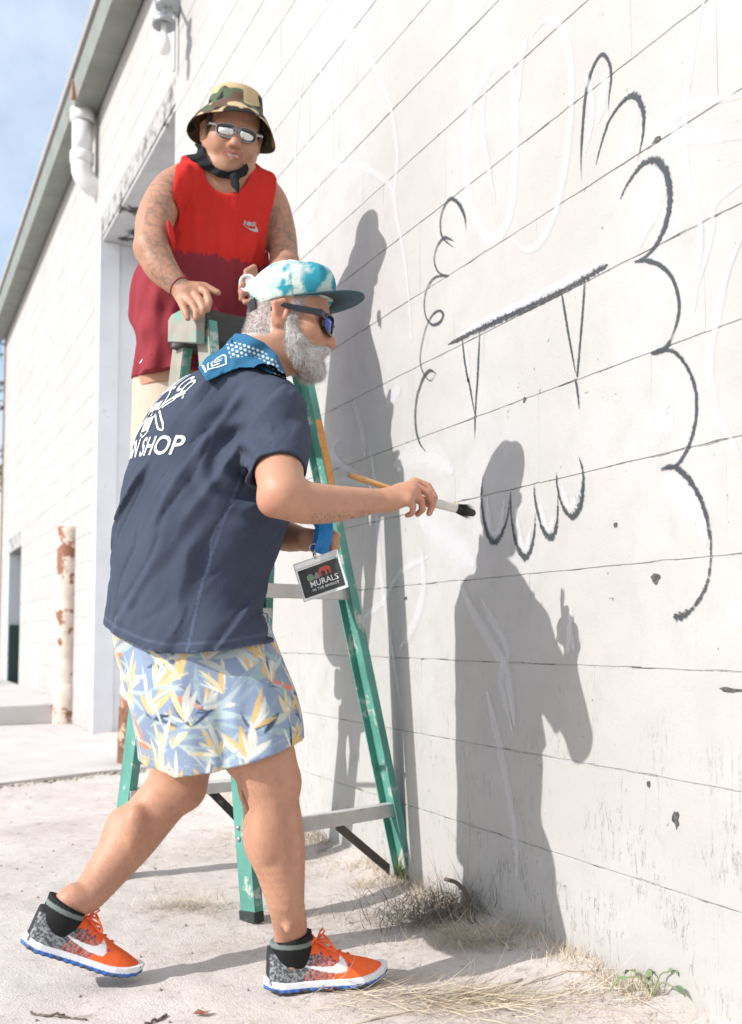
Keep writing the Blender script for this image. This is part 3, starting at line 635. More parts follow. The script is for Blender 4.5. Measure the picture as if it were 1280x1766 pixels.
for pts, wd in ((A_([(905, 200), (900, 260), (885, 340)]), 16), (A_([(985, 300), (975, 380), (960, 440)]), 20), (A_([(1040, 470), (1050, 540), (1020, 640)]), 22), (B_([(345, 440), (355, 540), (372, 580), (395, 545), (410, 450)]), 12), (B_([(450, 480), (470, 600), (490, 630), (505, 560)]), 10),
                (B_([(540, 470), (570, 560), (592, 520)]), 10), (B_([(620, 400), (650, 480), (680, 430)]), 10), (A_([(500, 925), (700, 828), (880, 735)]), 12), (A_([(520, 960), (530, 1040)]), 8), (B_([(1010, 360), (1080, 420), (1130, 520), (1150, 620)]), 18)):
    stroke('sketch_line', pts, wd, M_chalk, chalk, 0.2)

# ================================================================== LADDER
M_lgreen = mat('ladder_green', (0.085, 0.27, 0.215), 0.55, var=0.18, vscale=9, dark=(0.40, 0.44, 0.40), dscale=16, damt=(0.575, 0.63), bump=0.15, bscale=90)
M_lbeige = mat('ladder_worn', (0.27, 0.255, 0.215), 0.65, var=0.12, vscale=16, dark=(0.12, 0.32, 0.26), dscale=7, damt=(0.52, 0.58))
M_lalu = mat('ladder_aluminium', (0.55, 0.53, 0.51), 0.5, metal=0.25, var=0.1, vscale=18, dark=(0.36, 0.27, 0.18), dscale=13, damt=(0.64, 0.68))
M_lblack = mat('ladder_black', (0.022, 0.022, 0.022), 0.5, var=0.2, vscale=25, dark=(0.12, 0.12, 0.11), dscale=14, damt=(0.56, 0.66))
M_rub = mat('rubber', (0.02, 0.03, 0.028), 0.85)
M_orange = mat('orange_sticker', (0.62, 0.25, 0.05), 0.6, var=0.2, vscale=30)
def cpt(X, D, z): return CAM * [1, 1, 0] + CR * X + CF * D + UP * z
lad = empty('step_ladder', tuple(cpt(-0.40, 3.3, 0))); tag(lad, 'paint spattered green step ladder standing open against the wall', 'ladder')
fL, fN, fR = (G(197, 1512), G(427, 1590), G(704, 1522)); fH = cpt(-0.42, 3.78, 0)
vdir = nrm(fN - fL); udir = nrm(np.array([*(CR * 0.76 + CF * 0.65)[:2], 0]))
c0 = cpt(-0.572, 3.12, 1.80); c1 = cpt(-0.285, 3.36, 1.80)
tops = {'L': c0 - vdir * 0.062, 'N': c0 + vdir * 0.062, 'R': c1 + vdir * 0.062, 'H': c1 - vdir * 0.062}; feet = {'L': fL, 'N': fN, 'R': fR, 'H': fH}
for f_ in feet.values(): f_[2] = 0.004
def railp(k, z): a, b = feet[k], tops[k]; t = (z - a[2]) / (b[2] - a[2]); return a + (b - a) * t
for k, sgn in (('L', -1), ('N', -1), ('R', 1), ('H', 1)):
    a, b = feet[k] + UP * 0.025, tops[k]; t = nrm(b - a); out = nrm(udir * sgn - t * ((udir * sgn) @ t)); wd = nrm(np.cross(t, out)); hw = 0.037; fl = 0.030; th = 0.004
    prof = [(0, -hw), (0, hw), (-fl, hw), (-fl, hw - th), (-th, hw - th), (-th, -hw + th), (-fl, -hw + th), (-fl, -hw)]
    mb = MB(); mb.prism(prof, a, b, out, wd); rail = mb.build('rail', M_lgreen, lad, bevel=0.0012)
    mb = MB(); q = 0.040; mb.prism([(0.003, -q), (0.003, q), (-fl - 0.003, q), (-fl - 0.003, -q)], feet[k] - UP * 0.006, feet[k] + t * 0.026, out, wd); mb.build('foot_pad', M_rub, rail, bevel=0.004)
    if k in 'LN':      # worn upper part of the rail's outer face
        mb = MB(); s0, s1 = (0.60, 0.985) if k == 'L' else (0.62, 0.985); pa, pb = a + (b - a) * s0, a + (b - a) * s1
        mb.prism([(0.0008, -hw + 0.002), (0.0008, hw - 0.002), (0.003, hw - 0.002), (0.003, -hw + 0.002)], pa, pb, out, wd); mb.build('worn_face', M_lbeige, rail)
    if k == 'R':
        mb = MB(); pa, pb = a + (b - a) * 0.865, a + (b - a) * 0.975; pa, pb = railp('R', 1.29), railp('R', 1.54)
        sg_ = 1 if wd @ -CF > 0 else -1; mb.prism([(-0.002, sg_ * (hw + 0.0005)), (-fl + 0.003, sg_ * (hw + 0.0005)), (-fl + 0.003, sg_ * (hw + 0.0015)), (-0.002, sg_ * (hw + 0.0015))], pa, pb, out, wd); mb.build('sticker', M_orange, rail)
def step(ka, kb, z, w_, h_, m, name, off=0.0):
    A, Bq = railp(ka, z), railp(kb, z); d = nrm(Bq - A); A = A + d * 0.004; Bq = Bq - d * 0.004; n_ = nrm(np.cross(UP, d)); mb = MB()
    t = 0.004; prof = [(-w_ / 2, 0), (w_ / 2, 0), (w_ / 2, -h_), (w_ / 2 - t, -h_), (w_ / 2 - t, -t), (-w_ / 2 + t, -t), (-w_ / 2 + t, -h_), (-w_ / 2, -h_)]
    mb.prism(prof, A, Bq, n_, UP); o = mb.build(name, m, lad, bevel=0.0015); return o, A, Bq, d, n_
for z_ in (0.30, 0.61, 0.92, 1.23, 1.53): 
    o, A, Bq, d, n_ = step('L', 'H', z_, 0.078, 0.036, M_lalu, 'step')
    if z_ < 0.5:
        for e, dd in ((A, d), (Bq, -d)):
            mb = MB(); mb.prism([(-0.002, -0.022), (0.002, -0.022), (0.002, 0.022), (-0.002, 0.022)], e + dd * 0.20 - UP * 0.034, e + dd * 0.008 - UP * 0.225, n_, dd); mb.build('gusset', M_lblack, lad)
rv = MB(); rv.lathe((0, 0, 0), (0, 0, 1), [(0.007, 0), (0.006, 0.003), (0.0, 0.0045)], 10)
for z_ in (0.265, 0.985):
    o, A, Bq, d, n_ = step('N', 'R', z_, 0.034, 0.044, M_lalu, 'cross_bar')
    if z_ < 0.5:
        for e, dd in ((A, d), (Bq, -d)):
            mb = MB(); mb.prism([(-0.0025, -0.017), (0.0025, -0.017), (0.0025, 0.017), (-0.0025, 0.017)], e + dd * 0.24 - UP * 0.042 + n_ * 0.006, e + dd * 0.004 - UP * 0.22 + n_ * 0.006, n_, UP); mb.build('gusset', mat('gusset_brown', (0.10, 0.085, 0.075), 0.6, metal=0.3, var=0.15, vscale=25) if 'gusset_brown' not in MATS else MATS['gusset_brown'], lad)
    for k, sg in (('N', -1), ('R', 1)):
        for dz in (0.0, -0.032):
            p0 = railp(k, z_ + dz - 0.004) + udir * sg * 0.0006
            for s_ in (-0.012, 0.014):
                m_ = MB(); m_.lathe(p0 + vdir * s_, udir * sg, [(0.008, 0), (0.007, 0.003), (0.0, 0.005)], 10); m_.build('rivet', M_galv, lad, smooth=True)
for z_, kk in ((0.80, 0),):
    a, b = (railp('L', z_), railp('N', z_)) if kk == 0 else (railp('H', z_), railp('R', z_)); sg = 1 if kk == 0 else -1; m_ = (a + b) / 2 - UP * 0.02
    mb = MB(); mb.tube([a + udir * sg * 0.012, m_ + udir * sg * 0.012, b + udir * sg * 0.012], 0.008, 6); mb.build('spreader', M_lblack, lad)
cu = nrm(c1 - c0); cv = nrm(np.cross(UP, cu)); cap = MB(); hwc = 0.088
prof = [(-hwc, -0.055), (-hwc, 0.035), (-hwc + 0.02, 0.05), (hwc - 0.02, 0.05), (hwc, 0.035), (hwc, -0.055)]
cap.prism(prof, c0 - cu * 0.03, c1 + cu * 0.045, cv, UP); capo = cap.build('top_cap', M_lblack, lad, bevel=0.006)
mb = MB(); mb.prism([(-hwc - 0.003, -0.075), (-hwc - 0.003, 0.04), (-hwc + 0.02, 0.054), (hwc - 0.02, 0.054), (hwc + 0.003, 0.04), (hwc + 0.003, -0.03)], c0 - cu * 0.036, c0 - cu * 0.004, cv, UP); mb.build('end_plate', M_lbeige, capo, bevel=0.003)
mb = MB(); mb.prism([(-0.05, 0), (0.05, 0), (0.03, -0.075), (-0.03, -0.075)], (c0 * 0.55 + c1 * 0.45) + cv * (hwc if cv @ vdir > 0 else -hwc) * 1.0 - UP * 0.052, (c0 * 0.55 + c1 * 0.45) + cv * (hwc if cv @ vdir > 0 else -hwc) * 0.9 - UP * 0.052, cu, UP); mb.build('hinge_plate', M_lblack, capo)

# ================================================================== PEOPLE: shared pieces
M_skin = mat('skin', attr='Col', spec=0.38, rough=0.50, sss=0.06, bump=0.12, bscale=260, var=0.05, vscale=45)
M_cloth = mat('cotton', attr='Col', rough=0.9, bump=0.25, bscale=420, spec=0.2, var=0.06, vscale=16)
M_knit = mat('knit', attr='Col', rough=0.8, bump=0.35, bscale=520, spec=0.25)
M_hair = mat('hair', attr='Col', rough=0.6)
M_plastic = mat('black_plastic', (0.012, 0.012, 0.013), 0.25)
M_bluelens = mat('blue_mirror_lens', (0.05, 0.09, 0.42), 0.08, metal=0.75, spec=0.8)
M_mirror = mat('silver_mirror_lens', (0.62, 0.62, 0.60), 0.06, metal=0.95)
M_print = mat('white_print', (0.70, 0.71, 0.72), 0.8, var=0.05, vscale=60)

def head(f, fr, wide=1.0, fat=0.0, smile=0.0):
    """head in local units (x to the face, y to the left, z up)"""
    s = fr.s; e = lambda c, r, k=0.02, op='u': f.ell(fr(*c), np.array(r) * s, fr.M, k * s, op)
    rc = lambda a, b, ra, rb, k=0.012, op='u': f.rc(fr(*a), fr(*b), ra * s, rb * s, k * s, op)
    W = wide
    e((-0.004, 0, 0.05), (0.090, 0.077 * W, 0.090)); e((0.02, 0, 0.03), (0.078, 0.068 * W, 0.088))
    e((0.03, 0, -0.04), (0.066 + fat * 0.3, 0.060 * W + fat, 0.078), 0.03)
    rc((0.078, -0.012, -0.104), (0.078, 0.012, -0.104), 0.019, 0.019, 0.03)
    for q in (-1, 1):
        rc((0.0, q * 0.056 * W, -0.045), (0.055, q * 0.030 * W, -0.095), 0.022 + fat * 0.7, 0.020 + fat * 0.5, 0.03)
        e((0.062, q * 0.043 * W, -0.02), (0.026, 0.024 + fat * 0.6, 0.024), 0.03)
        if smile: rc((0.100, q * 0.019, -0.036), (0.083, q * 0.036, -0.068), 0.0030, 0.0022, 0.007, 's')
        if smile: e((0.072, q * 0.038 * W, -0.042), (0.020, 0.020, 0.022), 0.02)
        rc((0.088, q * 0.012, 0.026), (0.074, q * 0.050 * W, 0.026), 0.011, 0.010, 0.02)
        e((0.094, q * 0.032, 0.002), (0.016, 0.020, 0.012), 0.015, 's'); e((0.073, q * 0.032, 0.001), (0.014, 0.015, 0.012), 0.005)
        # ears
        e((-0.012, q * 0.079 * W, 0.0), (0.020, 0.012, 0.033), 0.008); e((-0.004, q * 0.092 * W, 0.002), (0.011, 0.011, 0.020), 0.006, 's')
        rc((-0.026, q * 0.088 * W, 0.018), (-0.022, q * 0.086 * W, -0.014), 0.006, 0.005, 0.006); rc((-0.026, q * 0.088 * W, 0.018), (-0.004, q * 0.084 * W, 0.030), 0.006, 0.005, 0.006)
        rc((-0.010, q * 0.082 * W, -0.028), (-0.014, q * 0.082 * W, -0.024), 0.007, 0.007, 0.008); rc((0.004, q * 0.082 * W, -0.004), (0.004, q * 0.081 * W, 0.004), 0.005, 0.005, 0.006)
        e((0.104, q * 0.013, -0.034), (0.014, 0.009, 0.009), 0.008); e((0.112, q * 0.008, -0.042), (0.006, 0.004, 0.004), 0.003, 's')
    rc((0.088, 0, 0.014), (0.106, 0, -0.018), 0.008, 0.010, 0.02); rc((0.104, 0, -0.014), (0.116, 0, -0.031), 0.009, 0.0125, 0.012)
    e((0.080, 0, -0.062), (0.020, 0.030, 0.026), 0.02)
    sm = 0.006 * smile
    for q in (-1, 1):
        rc((0.100, 0, -0.058), (0.086, q * (0.024 + 0.006 * smile), -0.064 + sm), 0.0055, 0.0035, 0.006); rc((0.098, 0, -0.073 - 0.003 * smile), (0.085, q * (0.022 + 0.006 * smile), -0.066 + sm), 0.0065, 0.0035, 0.006)
    rc((0.106, -0.018 - 0.004 * smile, -0.0655), (0.106, 0.018 + 0.004 * smile, -0.0655), 0.0022 + 0.0035 * smile, 0.0022 + 0.0035 * smile, 0.003, 's')
def plate(mb, fr, out, depth, wrap, x0, th, ysign=1):
    """curved lens/plate: outline (y,z) pairs, wraps back with |y|"""
    n = len(out); V = []
    for dx in (0.0, -th):
        for (y, zz) in out: V.append(fr(x0 + dx - wrap * y * y, y * ysign, zz))
    cc = np.mean(np.array(out), 0)
    for dx in (0.002, -th): V.append(fr(x0 + dx - wrap * cc[0] ** 2, cc[0] * ysign, cc[1]))
    Fc = [(i, (i + 1) % n, n + (i + 1) % n, n + i) for i in range(n)] + [(2 * n, (i + 1) % n, i) for i in range(n)] + [(2 * n + 1, n + i, n + (i + 1) % n) for i in range(n)]
    mb.add(V, Fc)
def glasses(fr, parent, M_frame, M_lens, at_=1.0, x0=0.109, zc=0.003, w_=0.03, hgt=0.019, arm_y=0.082, wrap=7.0, rim=0.005, label=None):
    g = empty('sunglasses', tuple(fr.o)); parent_keep(g, parent); g.matrix_parent_inverse = Matrix.Translation(-Vector(parent.location))
    fm = MB(); n = 22; ol = []
    for i in range(n):
        a = 2 * math.pi * i / n; c, s_ = math.cos(a), math.sin(a); pw = 0.62
        ol.append((math.copysign(abs(c) ** pw, c), math.copysign(abs(s_) ** pw, s_)))
    for q in (-1, 1):
        yc = 0.034; L = [(yc + w_ * c, zc + hgt * s_ * (1 - 0.10 * c)) for c, s_ in ol]; O = [(yc + (w_ + rim) * c, zc + (hgt + rim) * s_ * (1 - 0.10 * c)) for c, s_ in ol]
        lm = MB(); plate(lm, fr, L, 0, wrap, x0, 0.002, q); lo_ = lm.build('lens', M_lens, g, smooth=True)
        V = []
        for pts, dx in ((L, 0.003), (O, 0.003), (O, -0.004), (L, -0.004)):
            V += [fr(x0 + dx - wrap * y * y, y * q, zz) for y, zz in pts]
        fm.add(V, [(a * n + i, a * n + (i + 1) % n, ((a + 1) % 4) * n + (i + 1) % n, ((a + 1) % 4) * n + i) for a in range(4) for i in range(n)])
        e = x0 - wrap * (yc + w_ + rim) ** 2
        pts = [(e + 0.002, (yc + w_ + 0.003) * q, zc + 0.010), (e - 0.006, arm_y * q, zc + 0.011), (0.03, (arm_y + 0.002) * q, zc + 0.012), (-0.012, (arm_y + 0.004) * q, zc + 0.014), (-0.034, (arm_y + 0.002) * q, zc - 0.002)]
        for a, b, ha, hb in zip(pts[:-1], pts[1:], np.array((0.009, 0.0085, 0.0065, 0.0045)) * at_, np.array((0.0085, 0.0065, 0.0045, 0.004)) * at_):
            mb_ = [(-0.002, -ha), (0.002, -ha), (0.002, ha), (-0.002, ha)]; A = fr(*a); Bq = fr(*b)
            fm.add([A + fr.y * p[0] * fr.s + fr.z * p[1] * fr.s for p in mb_] + [Bq + fr.y * p[0] * fr.s + fr.z * (p[1] * hb / ha) * fr.s for p in mb_],
                   [(0, 1, 2, 3), (7, 6, 5, 4)] + [(i, (i + 1) % 4, 4 + (i + 1) % 4, 4 + i) for i in range(4)])
    fm.tube([fr(x0 + 0.0, -0.006, zc + 0.006), fr(x0 + 0.003, 0, zc + 0.008), fr(x0 + 0.0, 0.006, zc + 0.006)], 0.003 * fr.s, 8)
    fm.build('frame', M_frame, g, smooth=False)
    return g
def finish(name, f, h, m, parent, colfn, lo=None, hi=None, smooth=1):
    v, q = surf(f, h, lo, hi, smooth); n = vnormals(v, q); o = mesh_obj(name, v, q, m, parent, True, colfn(v, n)); o_v[name] = (v, q, n); return o
o_v = {}
def mixc(a, b, t): t = np.clip(t, 0, 1)[:, None]; return np.asarray(a) * (1 - t) + np.asarray(b) * t
def finger(f, pts, r=(0.0095, 0.0088, 0.0075), k=0.006): f.chain([(p, r[min(i, len(r) - 1)]) for i, p in enumerate(pts)], k, smooth=False)
def poly_in(x, y, poly):
    ins = np.zeros(len(x), bool); j = len(poly) - 1
    for i in range(len(poly)):
        xi, yi = poly[i]; xj, yj = poly[j]; c = ((yi > y) != (yj > y)) & (x < (xj - xi) * (y - yi) / (yj - yi + 1e-12) + xi); ins ^= c; j = i
    return ins
def poly_sd(x, y, poly):
    d = np.full(len(x), 9e9); n = len(poly)
    for i in range(n):
        ax, ay = poly[i]; bx, by = poly[(i + 1) % n]; ex, ey = bx - ax, by - ay; t = np.clip(((x - ax) * ex + (y - ay) * ey) / (ex * ex + ey * ey), 0, 1); d = np.minimum(d, np.hypot(x - ax - t * ex, y - ay - t * ey))
    return np.where(poly_in(x, y, poly), -d, d)

# ================================================================== PAINTER BY THE WALL
pa = empty('person', tuple(G(350, 1700) * [1, 1, 0])); tag(pa, 'bearded painter in faded navy tee and tropical shorts reaching a brush to the wall', 'person')
hR, tR = G(458, 1711), G(668, 1691); xR = (tR - hR); xR[2] = 0; frR = Frame(hR + UP * 0.003, xR, UP, np.linalg.norm(xR) / 0.297)
tL = G(238, 1691); hL = P(36, 1630, 2.335); xL = tL - hL; frL = Frame(hL, xL, UP, np.linalg.norm(xL) / 0.297)
PXM = lambda D: D / F                                           # metres per photograph pixel at distance D
dirA = lambda deg: nrm(CR * math.cos(R(deg)) + CF * math.sin(R(deg)))
rightof = lambda d: np.array([d[1], -d[0], 0.0])
hf = dirA(2); frA = Frame(P(494, 558, 2.50), hf * math.cos(R(9)) - UP * math.sin(R(9)), UP, 1.05)
tf = dirA(33); tr_ = rightof(tf)                                 # torso facing
body = Field(); head(body, frA, 0.98)
neckb = P(432, 668, 2.48)
body.chain([(frA(-0.02, 0, -0.03), 0.060), (frA(-0.028, 0, -0.085), 0.058), (neckb, 0.068)], 0.03)
body.rc(frA(-0.042, 0, 0.0), neckb - tf * 0.02, 0.046, 0.06, 0.03)
def torso_levels(rows, D, ratio0, th):
    out = []
    D0 = D
    for (y, l, r) in rows:
        D = D0(y) if callable(D0) else D0
        ratio = rat(y) if (rat := ratio0) and callable(ratio0) else ratio0
        c = P((l + r) / 2, y, D); w_ = (r - l) / 2 * PXM(D); dh = w_ / math.sqrt(math.cos(R(th)) ** 2 + (ratio * math.sin(R(th))) ** 2); out.append((c[2], c[0], c[1], dh, dh * ratio))
    return out
inner = [(1180, 225, 445), (1100, 222, 428), (1000, 228, 425), (900, 242, 450), (800, 262, 470), (720, 295, 475), (680, 330, 465), (655, 375, 460)]
lean = lambda y: float(np.interp(y, [650, 1100], [2.47, 2.365]))
body.stack(torso_levels(inner, lean, 1.05, 33), tf, tr_, 0.03)
# right arm
sh = P(474, 725, 2.32); el = P(488, 852, 2.10); wr = P(668, 863, 2.27)
body.chain([(sh, 0.058), (P(480, 790, 2.20), 0.056), (P(484, 835, 2.12), 0.050), (el, 0.045)], 0.02)
body.chain([(el, 0.045), (P(515, 865, 2.12), 0.0465), (P(560, 869, 2.165), 0.0435), (P(610, 867, 2.22), 0.0355), (P(648, 864, 2.255), 0.0285), (wr, 0.0272)], 0.02)
body.ell(P(466, 868, 2.105), (0.022, 0.022, 0.022), None, 0.03)
# right hand closing on the brush
body.chain([(wr, 0.0255), (P(690, 853, 2.285), 0.027), (P(708, 848, 2.29), 0.025)], 0.012); body.rc(P(686, 848, 2.315), P(716, 836, 2.335), 0.017, 0.014, 0.015); body.rc(P(684, 862, 2.27), P(704, 862, 2.265), 0.018, 0.014, 0.015)
finger(body, [P(714, 830, 2.338), P(738, 838, 2.342), P(750, 858, 2.342), P(744, 877, 2.342)], (0.0108, 0.0095, 0.0085, 0.0075), 0.004)
finger(body, [P(712, 837, 2.312), P(738, 850, 2.316), P(747, 870, 2.324), P(740, 886, 2.332)], (0.0110, 0.0096, 0.0086, 0.0075), 0.004)
finger(body, [P(707, 848, 2.288), P(726, 861, 2.292), P(729, 879, 2.306), P(720, 887, 2.318)], (0.0105, 0.0092, 0.0082, 0.0073), 0.004)
finger(body, [P(701, 859, 2.268), P(713, 873, 2.272), P(711, 886, 2.286), P(702, 889, 2.298)], (0.0095, 0.0082, 0.0072, 0.0066), 0.004)
finger(body, [P(682, 852, 2.325), P(704, 856, 2.352), P(728, 864, 2.364), P(744, 872, 2.362)], (0.0145, 0.0125, 0.0108, 0.0088), 0.01)
# left arm, mostly hidden, hand in front of the belly
shl = P(420, 725, 2.62); ell_ = P(452, 905, 2.62); wl_ = P(528, 931, 2.47)
body.chain([(shl, 0.055), (P(435, 820, 2.63), 0.05), (ell_, 0.044)], 0.02); body.chain([(ell_, 0.044), (P(492, 924, 2.54), 0.040), (wl_, 0.027)], 0.02)
body.chain([(wl_, 0.026), (P(550, 930, 2.455), 0.026)], 0.012)
for i, dy in enumerate((-10, -2, 6, 13)): finger(body, [P(552, 930 + dy, 2.45), P(572, 928 + dy, 2.44), P(580, 934 + dy, 2.425), P(573, 940 + dy, 2.415)], (0.0105, 0.0098, 0.009, 0.008))
finger(body, [P(545, 920, 2.44), P(556, 914, 2.42), P(566, 918, 2.405)], (0.012, 0.011, 0.009))
# legs
kR, aR = P(462, 1352, 2.26), frR(0.058, 0, 0.135)
body.chain([(P(385, 1160, 2.29), 0.105), (P(425, 1255, 2.265), 0.094), (P(458, 1320, 2.25), 0.071), (kR, 0.064)], 0.03)
body.chain([(kR, 0.062), (P(470, 1400, 2.265), 0.063), (P(477, 1450, 2.275), 0.064), (P(486, 1510, 2.285), 0.0525), (P(494, 1560, 2.295), 0.041), (aR, 0.0395), (frR(0.056, 0, 0.06), 0.033)], 0.02)
body.ell(P(456, 1440, 2.265), (0.032, 0.036, 0.07), None, 0.03); body.ell(P(494, 1350, 2.245), (0.032, 0.032, 0.040), None, 0.02)
body.ell(P(462, 1432, 2.222), (0.028, 0.022, 0.062), None, 0.022); body.ell(P(440, 1436, 2.28), (0.024, 0.028, 0.058), None, 0.02)      # the two heads of the calf
body.rc(P(498, 1400, 2.212), P(506, 1500, 2.235), 0.010, 0.006, 0.018, 's'); body.rc(P(428, 1335, 2.235), P(432, 1385, 2.24), 0.012, 0.012, 0.022, 's')   # shin groove, hollow behind the knee
body.ell(P(497, 1600, 2.270), (0.010, 0.010, 0.013), None, 0.016)
body.ell(P(235, 1425, 2.43), (0.030, 0.024, 0.05), None, 0.025); body.rc(P(286, 1405, 2.435), P(225, 1485, 2.42), 0.010, 0.006, 0.02, 's'); body.rc(P(272, 1345, 2.445), P(262, 1372, 2.44), 0.012, 0.012, 0.022, 's')
kL, aL = P(305, 1352, 2.50), frL(0.068, 0, 0.128)
body.chain([(P(345, 1160, 2.45), 0.10), (P(320, 1270, 2.49), 0.088), (P(312, 1325, 2.50), 0.073), (kL, 0.066)], 0.03)
body.chain([(kL, 0.063), (P(264, 1400, 2.495), 0.063), (P(226, 1448, 2.485), 0.062), (P(182, 1506, 2.44), 0.049), (P(149, 1546, 2.395), 0.0400), (aL, 0.0365), (frL(0.055, 0, 0.06), 0.032)], 0.02)
body.ell(P(208, 1438, 2.485), (0.038, 0.038, 0.06), None, 0.03); body.ell(P(322, 1362, 2.49), (0.04, 0.04, 0.042), None, 0.03)
SK = np.array([0.45, 0.235, 0.150])
def skinA(v, n):
    c = np.tile(SK, (len(v), 1)); L = frA.loc(v); x, y, z = L.T
    c *= (0.94 + 0.12 * fbm(v * 22, 3))[:, None]
    px, py = project(v)
    red = np.exp(-((L - [0.115, 0, -0.03]) ** 2).sum(1) / 0.02 ** 2) * 0.8 + np.exp(-((L - [-0.012, -0.085, 0]) ** 2).sum(1) / 0.03 ** 2) * 0.8 + 0.35 * np.exp(-((L - [0.06, -0.045, -0.02]) ** 2).sum(1) / 0.03 ** 2)
    hand = np.clip((px - 690) / 40, 0, 1) * (py > 780) * (py < 920); elb = np.exp(-((px - 458) ** 2 + (py - 872) ** 2) / 25 ** 2)
    c = mixc(c, [0.46, 0.15, 0.10], red * 0.7); c = mixc(c, [0.50, 0.21, 0.15], 0.5 * elb + 0.35 * hand)
    c = mixc(c, [0.52, 0.14, 0.12], (np.abs(z + 0.066) < 0.014) * (np.abs(y) < 0.026) * (x > 0.082) * 0.7)
    hair = (x < 0.052 - 0.35 * np.abs(z - 0.06)) & (z > -0.058 + 0.45 * np.clip(x + 0.04, 0, 0.1)) & (z < 0.2) & (np.linalg.norm(L, axis=1) < 0.17) & ~((x > -0.045) & (x < 0.012) & (np.abs(y) > 0.07))
    c = mixc(c, [0.40, 0.38, 0.37], hair * (0.35 + 0.7 * fbm(v * 160, 2)))
    # forearm lettering tattoo, blurred ink
    a, b = P(530, 893, 2.12), P(640, 886, 2.23); ab = b - a; t = ((v - a) @ ab) / (ab @ ab); hgt = (v - a - t[:, None] * ab)[:, 2]
    ink = (t > 0) & (t < 1) & (np.abs(hgt + 0.004) < 0.011) & (camxy(v)[1] < 2.24) & (np.abs(np.sin(t * 62 + hgt * 260 + 2.2 * np.sin(t * 23))) < 0.42) & (fbm(v * 90, 2) > 0.40)
    c = mixc(c, [0.12, 0.12, 0.11], ink * 0.62)
    shin = (py > 1340) & (fbm(v * np.array([220, 220, 60]), 2) > 0.60); return mixc(c, [0.36, 0.18, 0.12], shin * 0.22)
finish('body', body, 0.0038, M_skin, pa, skinA, smooth=2)

# fine body hair on forearm and shins
hv, hq, hn = o_v['body']; px_, py_ = project(hv); kk = np.nonzero((((py_ > 1330) & (py_ < 1600)) | ((px_ > 490) & (px_ < 650) & (py_ > 830) & (py_ < 910) & (camxy(hv)[1] < 2.28))))[0]; kk = rng.choice(kk, 5200)
dr = hn[kk] * 0.35 - UP * 0.7 + CR * 0.35 + rng.normal(size=(5200, 3)) * 0.3
strands('body_hair', hv[kk], dr / np.linalg.norm(dr, axis=1)[:, None], rng.uniform(0.006, 0.014, 5200), 0.00028, mat('body_hair', (0.20, 0.12, 0.075), 0.6), pa, 0.5, 2)
# ---- tee
tee = Field(); tee_ratio = lambda y: float(np.interp(y, [700, 850, 980, 1080], [1.08, 1.08, 1.18, 1.36]))
rows = [(1150, 182, 478), (1125, 179, 474), (1085, 177, 464), (1045, 181, 450), (1000, 188, 458), (950, 197, 480), (900, 206, 492), (850, 215, 497), (800, 226, 500), (750, 240, 503), (710, 262, 504), (680, 288, 498), (655, 322, 486), (636, 365, 468)]
tee.stack(torso_levels(rows, lean, tee_ratio, 33), tf, tr_, 0.03, pw=2.15); teeT = Field(); teeT.stack(torso_levels(rows, lean, tee_ratio, 33), tf, tr_, 0.03, pw=2.15)
tee.chain([(P(440, 700, 2.38), 0.088), (P(470, 716, 2.32), 0.083), (P(477, 765, 2.24), 0.072), (P(478, 812, 2.165), 0.066), (P(478, 850, 2.11), 0.066)], 0.055)
tee.chain([(P(415, 705, 2.55), 0.08), (P(425, 735, 2.62), 0.075), (P(436, 830, 2.63), 0.068)], 0.05)
hemx = np.array([120, 175, 230, 280, 320, 360, 420, 474, 540.0]); hemz = np.array([P(x, y, 2.37)[2] for x, y in zip(hemx, (1070, 1078, 1099, 1117, 1125, 1124, 1119, 1108, 1100))])
hemX = np.array([camxy(P(x, 1100, 2.37))[0] for x in hemx])
sl_a, sl_n = P(478, 817, 2.155), nrm(P(482, 850, 2.115) - P(476, 780, 2.19) + CR * 0.006)
fold_dir = nrm(P(250, 1080, 2.3) - P(440, 780, 2.2)); fold_n = nrm(np.cross(fold_dir, CF))
